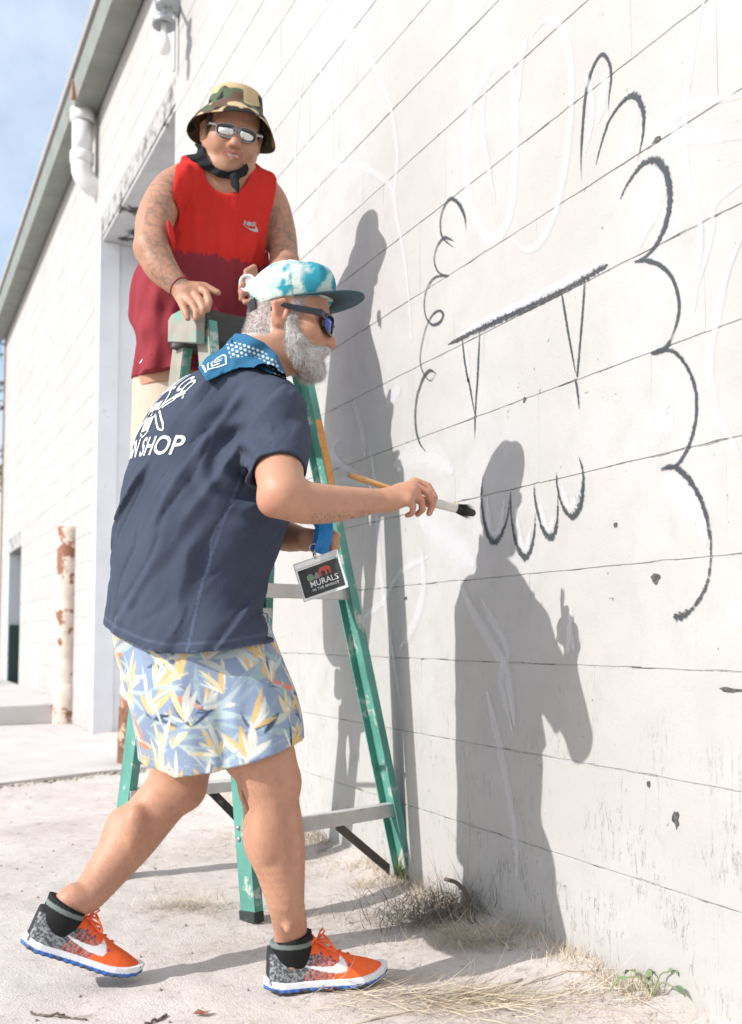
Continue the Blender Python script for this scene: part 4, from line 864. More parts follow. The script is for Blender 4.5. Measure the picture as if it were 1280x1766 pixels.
def tee_post(p, d):
    w_ = np.abs(d) < 0.05
    if w_.any():
        q = p[w_]; px, py = project(q)
        a = q @ fold_dir; b = q @ fold_n; c = q @ CF
        n1 = noise(np.stack([a * 4.0, b * 21, c * 7], -1)) - 0.5; n2 = noise(np.stack([q[:, 0] * 9, q[:, 1] * 9, q[:, 2] * 5 + 4], -1)) - 0.5; n3 = noise(np.stack([a * 8 + 9, b * 46, c * 12], -1)) - 0.5
        sleeve = np.exp(-(((px - 478) / 60) ** 2 + ((py - 770) / 70) ** 2))
        ridge = np.abs(noise(np.stack([a * 3.0 + 5, b * 13 + 2, c * 5], -1)) - 0.5)
        dd = n1 * 0.018 + n2 * 0.016 + n3 * 0.006 - (0.12 - ridge).clip(0) * 0.07
        # wrinkles gathered under the arm and around the shoulder seam
        rr = np.hypot(px - 425, py - 800); dd += 0.007 * np.sin(rr / 7.0 + 3 * n2) * np.exp(-(rr / 95) ** 2) * (px < 470)
        # hem roll and stitching groove
        X = q @ CR - CAM @ CR; hz = np.interp(X, hemX, hemz); t = q[:, 2] - hz; dd += 0.0016 * np.exp(-((t - 0.021) / 0.0035) ** 2)
        ts = (sl_a - q) @ sl_n; dd += 0.0014 * np.exp(-((ts - 0.018) / 0.003) ** 2) * (np.hypot(px - 478, py - 800) < 90)
        crease = np.abs(noise(np.stack([a * 5 + 3, b * 26, c * 9 + 1], -1)) - 0.5); dd += (0.05 - crease).clip(0) * 0.09
        prn = np.clip((345 - px) / 30, 0, 1) * np.clip((820 - py) / 25, 0, 1); d = d.copy(); d[w_] = d[w_] + dd * (1 - 0.55 * sleeve) * (1 - 0.75 * prn)
    X = (p - CAM) @ CR; hz = np.interp(X, hemX, hemz)
    # the arm openings
    m = ((p - sl_a) @ CR > -0.075) & ((p - sl_a) @ CF < 0.14) & ((p - sl_a) @ CR < 0.12)
    cut = np.where(m & (p[:, 2] > P(478, 900, 2.1)[2]), (p - sl_a) @ sl_n, -1)
    armvol = np.linalg.norm(p - sl_a - ((p - sl_a) @ sl_n)[:, None] * sl_n, axis=1) - 0.088
    keep = np.maximum(cut, armvol)
    in_ = d + 0.0095; dT = teeT.ev(p)
    d = np.maximum(d, np.where((armvol < 0.0) & (dT > 0.002), np.minimum(cut, 0.05), -1))
    d = np.maximum(d, -np.maximum(np.maximum(in_, 0.012 - dT), (sl_a - p) @ sl_n - 0.04 + np.maximum(armvol, 0) * 8))
    d = np.maximum(d, hz - p[:, 2])
    d = np.maximum(d, -np.maximum(in_, p[:, 2] - hz - 0.05))
    return d
tee.post.append(tee_post)
def teecol(v, n):
    c = np.tile([0.047, 0.058, 0.088], (len(v), 1)); c *= (0.82 + 0.36 * fbm(v * 7, 3))[:, None]
    px, py = project(v); X = (v - CAM) @ CR; t = v[:, 2] - np.interp(X, hemX, hemz)
    worn = np.exp(-((t - 0.021) / 0.003) ** 2) * 0.5 + (t < 0.004) * 0.5
    # side seam, faded along its ridge
    seam = np.abs((px - np.interp(py, [760, 850, 900, 1000, 1125], [440, 405, 385, 350, 322]))) < 2.2; c = mixc(c, [0.10, 0.125, 0.19], worn); c = mixc(c, [0.085, 0.11, 0.17], seam * (camxy(v)[1] < 2.36) * (py > 800) * 0.7)
    return c
tshirt = finish('tshirt', tee, 0.0044, M_cloth, pa, teecol)
tv, tq, tn = o_v['tshirt']; bvhA = BVHTree.FromPolygons([Vector(x) for x in tv], [tuple(x) for x in tq])

# ---- shorts
sho = Field(); sf = dirA(22); sr = rightof(sf)
rows = [(1060, 200, 456), (1100, 199, 468), (1150, 207, 488), (1200, 221, 508), (1240, 233, 517), (1280, 243, 520), (1320, 250, 522), (1350, 254, 524)]
sho.stack(torso_levels(rows, 2.37, 1.12, 22), sf, sr, 0.03, pw=2.3)
sho.chain([(P(392, 1170, 2.30), 0.105), (P(425, 1255, 2.265), 0.112), (P(450, 1345, 2.25), 0.103)], 0.05); sho.chain([(P(335, 1170, 2.45), 0.108), (P(318, 1270, 2.49), 0.112), (P(314, 1350, 2.50), 0.106)], 0.05)
hx = np.array([180, 250, 300, 322, 345, 390, 450, 520, 600.0]); hzz = np.array([P(x, y, 2.33)[2] for x, y in zip(hx, (1300, 1313, 1320, 1327, 1322, 1316, 1299, 1274, 1262))]); hX = np.array([camxy(P(x, 1300, 2.33))[0] for x in hx])
def sho_post(p, d):
    w_ = np.abs(d) < 0.05
    if w_.any():
        q = p[w_]; px, py = project(q); X = q @ CR; Dp = q @ CF
        dd = (noise(np.stack([X * 16, Dp * 9, q[:, 2] * 5], -1)) - 0.5) * 0.022 + (noise(np.stack([X * 34, Dp * 16, q[:, 2] * 14], -1)) - 0.5) * 0.008
        # valley between the two legs and pocket edge
        vall = np.abs(px - np.interp(py, [1150, 1330], [372, 392])); dd += 0.016 * np.exp(-(vall / 16) ** 2) * np.clip((py - 1190) / 90, 0, 1)
        d = d.copy(); d[w_] += dd
    X = (p - CAM) @ CR; hz = np.interp(X, hX, hzz); d = np.maximum(d, hz - p[:, 2]); d = np.maximum(d, -np.maximum(d + 0.007, p[:, 2] - hz - 0.06)); return d
sho.post.append(sho_post)
def shocol(v, n):
    pc_ = P(365, 1200, 2.37); u = 0.205 * np.arctan2((v - pc_) @ CF, (v - pc_) @ CR); z = v[:, 2]; c = np.tile([0.235, 0.295, 0.40], (len(v), 1)); c *= (0.93 + 0.14 * fbm(v * 12, 2))[:, None]
    r = random.Random(21); YEL = [(0.62, 0.43, 0.18), (0.64, 0.54, 0.32), (0.60, 0.40, 0.18), (0.56, 0.56, 0.50)]; PAL = [(0.38, 0.46, 0.48), (0.30, 0.40, 0.42), (0.27, 0.34, 0.42), (0.46, 0.50, 0.46)]; DRK = [(0.045, 0.065, 0.11), (0.09, 0.12, 0.19)]; COR = (0.66, 0.23, 0.14)
    u0, u1 = u.min(), u.max(); z0, z1 = z.min(), z.max()
    def lens(bx, bz, ang, L, W, colr, bend=0.0):
        nonlocal c
        m = (np.abs(u - bx) < L * 1.2) & (np.abs(z - bz) < L * 1.2)
        if not m.any(): return
        dx = u[m] - bx; dz = z[m] - bz; t = (dx * math.cos(ang) + dz * math.sin(ang)) / L; s_ = -dx * math.sin(ang) + dz * math.cos(ang) - bend * L * t * t; ww = W * np.sin(np.pi * np.clip(t, 0, 1)) ** 0.8
        k = (np.clip((ww - np.abs(s_)) / 0.0022 + 0.5, 0, 1) * ((t > 0) & (t < 1)))[:, None]; c[m] = c[m] * (1 - k) + np.array(colr) * k
    gx_ = [(a, b) for a in np.arange(u0, u1, 0.072) for b in np.arange(z0 - 0.02, z1, 0.074)]
    r.shuffle(gx_)
    for (bx, bz) in gx_:
        bx += r.uniform(-0.022, 0.022); bz += r.uniform(-0.025, 0.025); base = r.uniform(0.9, 2.2); kind = r.random()
        for j in range(4): lens(bx + r.uniform(-.02, .02), bz + r.uniform(-.02, .02), base + r.uniform(-2.2, 2.2), r.uniform(0.05, 0.12), r.uniform(0.003, 0.008), r.choice(PAL), r.uniform(-0.35, 0.35))
        if kind < 0.45:
            for j in range(3): lens(bx + r.uniform(-.02, .02), bz - 0.01, base + r.uniform(-1.6, 1.6), r.uniform(0.05, 0.09), r.uniform(0.0025, 0.006), r.choice(DRK), r.uniform(-0.35, 0.35))
        if 0.25 < kind < 0.62:
            a2 = base + r.choice((-1.5, 1.5, 2.6)); lens(bx, bz, a2, r.uniform(0.05, 0.085), 0.0065, COR, r.uniform(-0.5, 0.5))
        for j in range(r.randint(3, 5)): lens(bx, bz, base + (j - 2) * 0.34 + r.uniform(-.1, .1), r.uniform(0.045, 0.095), r.uniform(0.0042, 0.0075), r.choice(YEL), r.uniform(-0.25, 0.25))
        for j in range(2): lens(bx, bz, base + r.uniform(-.8, .8), r.uniform(0.03, 0.06), 0.0022, (0.66, 0.66, 0.60), r.uniform(-.2, .2))
    hz = np.interp((v - CAM) @ CR, hX, hzz); return mixc(c, [0.42, 0.44, 0.48], (np.abs(z - hz - 0.022) < 0.0012) * 0.5)
finish('shorts', sho, 0.0032, M_cloth, pa, shocol)

# ---- beard and hair
bd = Field(); s = frA.s
def bl(a, b, ra, rb, k=0.02): bd.rc(frA(*a), frA(*b), ra * s, rb * s, k)
for q in (-1, 1):
    bl((0.012, q * 0.066, -0.012), (0.018, q * 0.060, -0.05), 0.008, 0.013); bl((0.018, q * 0.060, -0.05), (0.055, q * 0.038, -0.082), 0.016, 0.020); bl((0.055, q * 0.038, -0.082), (0.082, q * 0.012, -0.098), 0.020, 0.021)
    bl((0.100, q * 0.006, -0.050), (0.088, q * 0.028, -0.060), 0.0085, 0.0085, 0.008); bl((0.088, q * 0.028, -0.060), (0.080, q * 0.034, -0.085), 0.0085, 0.016, 0.012)
for q in (-1, 1): bl((0.016, q * 0.066, -0.008), (0.030, q * 0.061, -0.055), 0.010, 0.015); bl((0.030, q * 0.060, -0.050), (0.068, q * 0.040, -0.070), 0.014, 0.014); bl((0.035, q * 0.056, -0.070), (0.070, q * 0.034, -0.095), 0.018, 0.020)
bl((0.088, -0.012, -0.098), (0.088, 0.012, -0.095), 0.016, 0.016); bl((0.078, 0, -0.106), (0.062, 0, -0.114), 0.022, 0.018); bl((0.102, -0.006, -0.050), (0.102, 0.006, -0.050), 0.007, 0.007, 0.008)
bd.rc(frA(0.112, -0.014, -0.068), frA(0.112, 0.014, -0.068), 0.007 * s, 0.007 * s, 0.006, 's')
bd.post.append(lambda p, d: d + np.where(np.abs(d) < 0.03, (noise(p * 120) - 0.5) * 0.008 + (noise(p * 45) - 0.5) * 0.006, 0))
def beardcol(v, n): return mixc(np.tile([0.66, 0.63, 0.60], (len(v), 1)), [0.30, 0.27, 0.25], np.clip((fbm(v * 70, 3) - 0.45) * 4, 0, 0.75) * (frA.loc(v)[:, 0] < 0.075))
M_beard = mat('beard_base', attr='Col', rough=0.9, bump=0.6, bscale=380)
beard = finish('beard', bd, 0.003, M_beard, pa, beardcol)
bv, bq, bn = o_v['beard']; k = np.nonzero((frA.loc(bv)[:, 1] < 0.045))[0]; k = rng.choice(k, 14000)
dr = bn[k] * 0.6 + rng.normal(size=(14000, 3)) * 0.5 - UP * 0.7 + frA.x * 0.15
cc = np.where(rng.random((14000, 1)) < 0.78, 0.70, 0.28) * np.array([1.0, 0.97, 0.93]); strands('whiskers', bv[k], dr / np.linalg.norm(dr, axis=1)[:, None], rng.uniform(0.006, 0.018, 14000), rng.uniform(0.0004, 0.0008, 14000), M_hair, beard, 0.5, 3, cc, 3)
# cropped grey hair below the cap
hv, hq, hn = o_v['body']; L = frA.loc(hv); x, y, z_ = L.T
k = np.nonzero((x < 0.045) & (z_ > -0.05 + 0.45 * np.clip(x + 0.04, 0, 0.1)) & (z_ < 0.07) & (np.linalg.norm(L, axis=1) < 0.16) & ~((x > -0.045) & (x < 0.014) & (np.abs(y) > 0.068)))[0]; k = rng.choice(k, 5000)
dr = hn[k] * 0.5 - UP * 0.6 - frA.x * 0.5 + rng.normal(size=(5000, 3)) * 0.25
cc = np.where(rng.random((5000, 1)) < 0.6, 0.5, 0.2) * np.array([1.0, 0.97, 0.94]); strands('hair', hv[k], dr / np.linalg.norm(dr, axis=1)[:, None], rng.uniform(0.005, 0.010, 5000), 0.0008, M_hair, pa, 0.3, 2, cc, 4)

# ---- cap
cf = Frame(frA(0.010, 0, 0.057), frA.x * math.cos(R(17)) + frA.z * math.sin(R(17)), frA.z * math.cos(R(17)) - frA.x * math.sin(R(17)), 1.09)
cap_ = Field(); cap_.ell(cf(-0.006, 0, 0.012), np.array([0.102, 0.086, 0.086]) * s, cf.M, 0.01); cap_.ell(cf(0.055, 0, 0.030), np.array([0.052, 0.062, 0.050]) * s, cf.M, 0.02)
def cap_post(p, d):
    L = cf.loc(p); w_ = np.abs(d) < 0.03; d = d + np.where(w_, (noise(p * 26) - 0.5) * 0.007 + (noise(L * [20, 60, 34]) - 0.5) * 0.005 * (L[:, 0] > 0), 0)
    ang = np.arctan2(L[:, 1], L[:, 0]); d = d + 0.0012 * np.exp(-(np.abs(((ang / (math.pi / 3)) % 1) - 0.5) * 0.09 / 0.0025) ** 2 * 1.0) * w_
    dcut = (-0.012 - L[:, 2]) * s; d = np.maximum(d, dcut); d = np.maximum(d, -np.maximum(d + 0.004, (L[:, 2] - 0.03) * s))
    hole = np.hypot(L[:, 1] / 0.042, (L[:, 2] + 0.014) / 0.045) - 1; d = np.maximum(d, np.where(L[:, 0] < -0.05, -hole * 0.04, -1)); return d
cap_.post.append(cap_post)
def capcol(v, n):
    L = cf.loc(v); q = L * [16, 16, 22]; f1 = fbm(q + 3, 3); Lr = L @ np.array([[0.8, 0.36, 0.48], [-0.6, 0.48, 0.64], [0.0, -0.8, 0.6]]); f2 = fbm(Lr * [34, 30, 16] + 9, 4); f1 = fbm(Lr * [18, 22, 16] + 3, 4); c = mixc(np.tile([0.56, 0.61, 0.55], (len(v), 1)), [0.27, 0.50, 0.45], np.clip((f1 - 0.47) * 5, 0, 0.85))
    teal = np.clip((f2 - 0.495 + 1.5 * (L[:, 0] - 0.035) - 0.8 * np.abs(L[:, 2] - 0.015) + 0.10 * (L[:, 2] < 0.012)) * 8, 0, 1); c = mixc(c, [0.03, 0.27, 0.34], teal); return mixc(c, [0.02, 0.15, 0.24], np.clip((f1 - 0.60) * 8, 0, 1) * teal)
cap_o = finish('cap', cap_, 0.0026, M_cloth, pa, capcol)
br = MB(); n = 28; V = []
for k_ in (0, 1, 2, 3):
    for i in range(n + 1):
        a = -math.pi / 2 + math.pi * i / n; inner_ = k_ in (0, 3); rx, ry = (0.088, 0.078) if inner_ else (0.166, 0.085); zz = -0.010 + (0.0025 if k_ < 2 else -0.0015) - 0.12 * (math.sin(a) * ry) ** 2 * 12 * (0.35 if inner_ else 0.5)
        V.append(cf(rx * max(math.cos(a), 0) ** (0.75) + (0 if inner_ else 0.0) + 0.0, ry * math.sin(a), zz))
br.add(V, [(k_ * (n + 1) + i, k_ * (n + 1) + i + 1, ((k_ + 1) % 4) * (n + 1) + i + 1, ((k_ + 1) % 4) * (n + 1) + i) for k_ in range(4) for i in range(n)])
br.build('brim', mat('brim_teal', (0.035, 0.075, 0.095), 0.8, var=0.15, vscale=40), cap_o, smooth=True, bevel=0)
sb = MB(); V = []; n = 12
for i in range(n + 1):
    a = math.pi + (i / n - 0.5) * 1.25
    for rr, zz in ((0.103, -0.020), (0.106, -0.020), (0.106, 0.004), (0.103, 0.004)): V.append(cf(-0.004 + rr * math.cos(a), rr * 0.80 * math.sin(a), zz))
sb.add(V, [(i * 4 + k_, i * 4 + (k_ + 1) % 4, (i + 1) * 4 + (k_ + 1) % 4, (i + 1) * 4 + k_) for i in range(n) for k_ in range(4)] + [(0, 1, 2, 3), tuple(n * 4 + j for j in (3, 2, 1, 0))])
sb.build('strap', mat('black_strap', (0.01, 0.01, 0.011), 0.6), cap_o)
glasses(frA, pa, M_plastic, M_bluelens, x0=0.112, zc=0.004, w_=0.027, hgt=0.019, arm_y=0.080, wrap=4.5, rim=0.0045)

# ---- bandana: cloth laid over neck and shoulders
ban = Field()
ban_lo, ban_hi = P(330, 680, 2.3) - 0.25, P(505, 560, 2.7) + 0.25
neckF = Field(); neckF.chain([(frA(-0.035, 0, -0.06), 0.066), (P(436, 640, 2.48), 0.076), (neckb, 0.080)], 0.03)
poly = [(338, 628), (345, 598), (360, 584), (384, 574), (425, 576), (455, 590), (478, 612), (493, 645), (497, 668), (488, 664), (470, 645), (445, 634), (415, 634), (392, 642), (357, 658)]
def ban_fn(p):
    a = np.minimum(tee.ev(p), 0.6); b = neckF.ev(p); base = smin(a, b, 0.05)
    px, py = project(p); sd = poly_sd(px, py, poly) * 2.45 / F
    fold = (noise(p * [30, 30, 40]) - 0.5) * 0.006 + 0.004 * np.sin((px * 0.75 + py) / 9.0) * (px > 400)
    d = np.maximum(base - 0.016 - fold, -(base - 0.004)); return np.maximum(d, sd * 0.8)
ban.fn(ban_fn, ban_lo + 0.2, ban_hi - 0.2)
def bancol(v, n):
    px, py = project(v); c = np.tile([0.008, 0.105, 0.205], (len(v), 1)); Dp = camxy(v)[1]
    # printed dots in rows
    ux = (px * 0.94 + py * 0.34) / 8.2; uy = (py * 0.94 - px * 0.34) / 7.0; row = np.floor(uy); fx = (ux + 0.5 * (row % 2)) % 1 - 0.5; fy = uy % 1 - 0.5
    ins = poly_in(px, py, [(346, 612), (360, 588), (390, 580), (388, 592), (372, 600), (356, 606)]) | poly_in(px, py, [(390, 594), (404, 590), (425, 594), (452, 604), (476, 622), (492, 650), (495, 664), (480, 652), (455, 622), (432, 612), (415, 616), (398, 618)])
    dot = np.clip((0.40 - np.hypot(fx * 1.1, fy)) * 6, 0, 1) * ins; c = mixc(c, [0.62, 0.66, 0.68], dot)
    return c
bandana = finish('bandana', ban, 0.0022, mat('bandana_cotton', attr='Col', rough=0.85, bump=0.2, bscale=400), pa, bancol, ban_lo, ban_hi)
bv_, bq_, bn_ = o_v['bandana']; bvhB = BVHTree.FromPolygons([Vector(x) for x in bv_], [tuple(x) for x in bq_])

# ---- prints lying on cloth
def subdiv(me_bm, maxlen):
    for _ in range(5):
        e = [q for q in me_bm.edges if q.calc_length() > maxlen]
        if not e: break
        bmesh.ops.subdivide_edges(me_bm, edges=e, cuts=1); bmesh.ops.triangulate(me_bm, faces=me_bm.faces)
def project_print(name, verts2, faces, org, ux, uy, ray, bvh, m, parent, off=0.0018, maxlen=0.006):
    bm = bmesh.new(); vs = [bm.verts.new((a, b, 0)) for a, b in verts2]
    for q in faces:
        try: bm.faces.new([vs[i] for i in q])
        except ValueError: pass
    bmesh.ops.triangulate(bm, faces=bm.faces); subdiv(bm, maxlen); dead = []
    for v in bm.verts:
        p = org + ux * v.co.x + uy * v.co.y; hit = bvh.ray_cast(Vector(p - ray * 0.35), Vector(ray))
        if hit[0] is None: dead.append(v); continue
        nn = hit[1] if hit[1].dot(Vector(ray)) < 0 else -hit[1]; v.co = hit[0] + nn * off
    bmesh.ops.delete(bm, geom=dead, context='VERTS'); me = bpy.data.meshes.new(name); bm.to_mesh(me); bm.free(); me.materials.append(m)
    o = bpy.data.objects.new(name, me); col.objects.link(o); parent_keep(o, parent); return o
def text_mesh(txt, size, bold=0.0, shear=0.0, space=1.0):
    cu = bpy.data.curves.new('lettering', 'FONT'); cu.body = txt; cu.size = size; cu.align_x = 'CENTER'; cu.offset = bold; cu.shear = shear; cu.space_character = space; cu.resolution_u = 3
    o = bpy.data.objects.new('lettering', cu); col.objects.link(o); dg = bpy.context.evaluated_depsgraph_get(); me = o.evaluated_get(dg).to_mesh()
    vs = [(v.co.x, v.co.y) for v in me.vertices]; fs = [tuple(q.vertices) for q in me.polygons]; o.evaluated_get(dg).to_mesh_clear(); bpy.data.objects.remove(o); bpy.data.curves.remove(cu); return vs, fs
def rib2(pts, w_):
    pts = cat(pts, 6) if len(pts) > 2 else np.asarray(pts, float); t = np.gradient(pts, axis=0); t /= np.linalg.norm(t, axis=1)[:, None] + 1e-9; nn = np.stack([-t[:, 1], t[:, 0]], -1) * w_ / 2; n = len(pts)
    return [tuple(q) for q in np.concatenate([pts - nn, pts + nn])], [(i, i + 1, n + i + 1, n + i) for i in range(n - 1)]
bk = -tf; ray = nrm(tf - UP * 0.02); lat = nrm(np.cross(UP, bk))            # lateral axis reading left to right as seen from behind
if lat @ CR < 0: lat = -lat
uyv = nrm(UP + tf * 0.25)
spine = lambda z_: None
# spine line measured on the back: x in the picture where the print is centred
def back_org(px, py): return P(px, py, 2.33)
vs, fs = text_mesh('SIGN SHOP', 0.066, 0.0010, 0.10, 1.04); vs = [(x * 0.74, y - 0.05 * x) for x, y in vs]
PR = [(vs, fs, P(363, 806, lean(790)) + lat * 0.026)]
vs, fs = text_mesh('DOUVILL CO.', 0.062, 0.0008, 0.25, 0.95); vs = [(x * 0.52, y - 1.3 * x * x) for x, y in vs]; PR.append((vs, fs, P(393, 692, lean(690)) + lat * 0.014))
for vs, fs, og in PR: project_print('lettering', vs, fs, og, lat, uyv, ray, bvhA, M_print, tshirt)
og = P(380, 724, lean(720)) + lat * 0.020
sk = [rib2([(-0.035, -0.02), (-0.045, 0.02), (-0.03, 0.055), (0.0, 0.068), (0.032, 0.055), (0.045, 0.02), (0.035, -0.015)], 0.006), ([(-0.028, -0.012), (-0.005, -0.012), (-0.004, 0.02), (-0.026, 0.022)], [(0, 1, 2, 3)]), ([(0.005, -0.012), (0.028, -0.012), (0.026, 0.022), (0.004, 0.02)], [(0, 1, 2, 3)]),
      ([(-0.006, -0.03), (0.006, -0.03), (0.0, -0.014)], [(0, 1, 2)]), ([(-0.026, -0.085), (0.026, -0.085), (0.030, -0.036), (-0.030, -0.036)], [(0, 1, 2, 3)]), rib2([(-0.03, -0.088), (0.0, -0.105), (0.03, -0.088)], 0.006),
      rib2([(0.03, -0.03), (0.085, -0.088)], 0.007), rib2([(0.046, -0.02), (0.10, -0.072)], 0.007), rib2([(0.085, -0.09), (0.112, -0.098), (0.10, -0.072)], 0.006), rib2([(-0.03, -0.03), (-0.09, -0.085)], 0.012), rib2([(0.04, 0.0), (0.085, 0.028)], 0.008), rib2([(0.05, -0.01), (0.095, 0.015)], 0.006), ([(0.085, 0.014), (0.125, 0.03), (0.112, 0.046), (0.08, 0.034)], [(0, 1, 2, 3)]), rib2([(-0.04, 0.0), (-0.10, 0.04)], 0.012)]
for vs, fs in sk: project_print('skull_print', [(x * 0.72, y * 0.72) for x, y in vs], fs, og, lat, uyv, ray, bvhA, M_print, tshirt)
# badge printed on the bandana corner
og = P(370, 617, 2.3); bx_, by_ = nrm(CR * 0.92 + UP * 0.38), nrm(UP * 0.93 - CR * 0.30); q = 0.0225
for pts in ([(-q, -q), (q * .95, -q), (q * 1.05, q * .5), (q * .8, q), (-q, q), (-q, -q)], [(-q * .55, q * .55), (-q * .55, -q * .6), (q * .3, -q * .6)], [(-q * .2, q * .6), (-q * .2, -q * .2), (q * .55, -q * .2)], [(q * .1, q * .7), (q * .1, q * .15), (q * .7, q * .15)], [(-q * .6, q * .2), (q * .0, q * .2)]):
    for a, b in zip(pts[:-1], pts[1:]):
        vs, fs = rib2([a, b], 0.0034); project_print('badge_print', vs, fs, og, bx_, by_, CF, bvhB, M_print, bandana, 0.0012)
for i in range(7):
    a = i / 7; p0 = np.array([341.5, 617]) * (1 - a) + np.array([357.5, 645]) * a; p1 = p0 + np.array([1.7, 3.0]); vs, fs = rib2([(0, 0), ((p1 - p0)[0] * PXM(2.3), -(p1 - p0)[1] * PXM(2.3))], 0.006); project_print('badge_print', vs, fs, P(*p0, 2.3), CR, UP, CF, bvhB, M_print, bandana, 0.0012)

# ---- running shoes and socks
SW = [(.052, .072), (.091, .059), (.13, .053), (.158, .053), (.172, .0616), (.172, .0756), (.186, .0616), (.19, .0476), (.185, .0386), (.169, .0375), (.147, .0386), (.119, .046), (.085, .057)]
M_rubber = mat('shoe_sole', attr='Col', rough=0.6, bump=0.1, bscale=200)
def shoe(fr, parent, plain=None, h=0.0022):
    X = np.array([-0.004, 0.0, 0.012, 0.04, 0.09, 0.14, 0.19, 0.225, 0.255, 0.28, 0.292, 0.297]); Wd = np.array([0, 0.014, 0.027, 0.035, 0.034, 0.037, 0.044, 0.047, 0.044, 0.031, 0.014, 0])
    Hx = np.array([-0.004, 0.0, 0.02, 0.05, 0.085, 0.115, 0.145, 0.175, 0.21, 0.245, 0.275, 0.297]); Hz = np.array([0.085, 0.100, 0.104, 0.096, 0.092, 0.103, 0.092, 0.078, 0.064, 0.055, 0.045, 0.030])
    wfun = lambda x: np.interp(x, X, Wd); zb = lambda x: 0.020 * np.clip((x - 0.19) / 0.1, 0, 1) ** 2 + 0.006 * np.clip((0.03 - x) / 0.03, 0, 1); zt = lambda x: zb(x) + 0.024 + 0.005 * np.clip((0.06 - x) / 0.06, 0, 1)
    lo_l, hi_l = np.array([-0.01, -0.06, -0.01]), np.array([0.305, 0.06, 0.125]); cs = np.array([fr(*(lo_l[i] if (k >> i) & 1 else hi_l[i] for i in range(3))) for k in range(8)]); lo, hi = cs.min(0), cs.max(0)
    so_ = Field()
    def sole_fn(p):
        x, y, z = fr.loc(p).T; xc = np.clip(x, -0.004, 0.297); w_ = wfun(xc) + 0.002 - 0.05 * np.maximum(zt(xc) - z, 0) * 0; a = np.abs(y) - w_; b = np.maximum(zb(xc) - z, z - zt(xc)); e = np.maximum(-0.004 - x, x - 0.297)
        d = np.maximum(np.maximum(a * 0.8, e), b); return d + 0.0008 * np.sin(x * 330) * (z < zb(xc) + 0.008) * (np.abs(d) < 0.01)
    so_.fn(sole_fn, lo, hi)
    up = Field()
    def up_fn(p):
        x, y, z = fr.loc(p).T; xc = np.clip(x, 0.002, 0.290); w_ = wfun(xc) - 0.0015 + 0.004 * np.clip((0.1 - xc) / 0.1, 0, 1); hh = np.interp(xc, Hx, Hz) - 0.006; zz = np.clip(z - 0.006, 0, None); pw = 2.0 + 0.9 * np.clip((0.13 - xc) / 0.1, 0, 1)
        q = ((np.abs(y) / np.maximum(w_, 1e-3)) ** pw + (zz / hh) ** pw) ** (1 / pw); rad = np.hypot(y, zz); d = np.where(q > 1e-5, rad * (1 - 1 / np.maximum(q, 1e-5)), -0.02) * 0.85
        d = np.maximum(d, np.maximum(0.004 - x, x - 0.2925)); d = np.maximum(d, zb(xc) + 0.012 - z)
        return d
    up.fn(up_fn, lo, hi)
    def upcol(v, n):
        x, y, z = fr.loc(v).T; g = fbm(v * 260, 2)
        if plain is not None: return np.tile(plain, (len(v), 1))
        c = mixc(np.tile([0.075, 0.08, 0.085], (len(v), 1)), [0.34, 0.35, 0.36], np.clip((g - 0.42) * 5, 0, 1) * 0.85); OR = np.array([0.86, 0.14, 0.035]) * (0.9 + 0.2 * g)[:, None]
        t = x - 0.55 * (z - 0.03); m = np.clip((t - 0.150) / 0.014, 0, 1); st = (t > 0.088) & (t <= 0.157); ph = ((t - 0.088) / 0.0145) % 1
        stripe = np.where((ph < 0.30)[:, None], [0.70, 0.12, 0.05], np.where((ph < 0.44)[:, None], [0.05, 0.06, 0.16], c)); amt = np.clip((t - 0.088) / 0.05, 0, 1) ; c = np.where(st[:, None], stripe * 0.75 + 0.25 * (OR * amt[:, None] + c * (1 - amt[:, None])), c)
        c = np.where((t > 0.157)[:, None] | ((x > 0.10) & (z > np.interp(x, Hx, Hz) - 0.020))[:, None], OR, c)
        c = mixc(c, [0.10, 0.06, 0.25], (np.hypot(((x - 0.14) % 0.022) - 0.011, (z - np.interp(x, Hx, Hz) + 0.017)) < 0.003) & (x > 0.125) & (x < 0.21))
        sw = poly_in(x, z - zb(np.clip(x, 0, .297)) * 0.5, SW) & (np.abs(y) > 0.012); c = mixc(c, [0.74, 0.74, 0.75], sw)
        return mixc(c, [0.03, 0.03, 0.035], (x < 0.006) | ((z > np.interp(x, Hx, Hz) - 0.014) & (x < 0.10)))
    def solecol(v, n):
        x, y, z = fr.loc(v).T; r_ = z - zb(np.clip(x, 0, 0.297)); c = np.tile([0.72, 0.72, 0.74], (len(v), 1))
        if plain is not None: return c * 0.5
        c = mixc(c, [0.03, 0.13, 0.42], (r_ < 0.0105) & (r_ > 0.003)); c = mixc(c, [0.05, 0.06, 0.09], r_ < 0.003 + 0.004 * (np.sin(x * 90) > 0.4)); return c
    S = finish('shoe', up, h, M_knit, parent, upcol, lo, hi); finish('sole', so_, h, M_rubber, S, solecol, lo, hi)
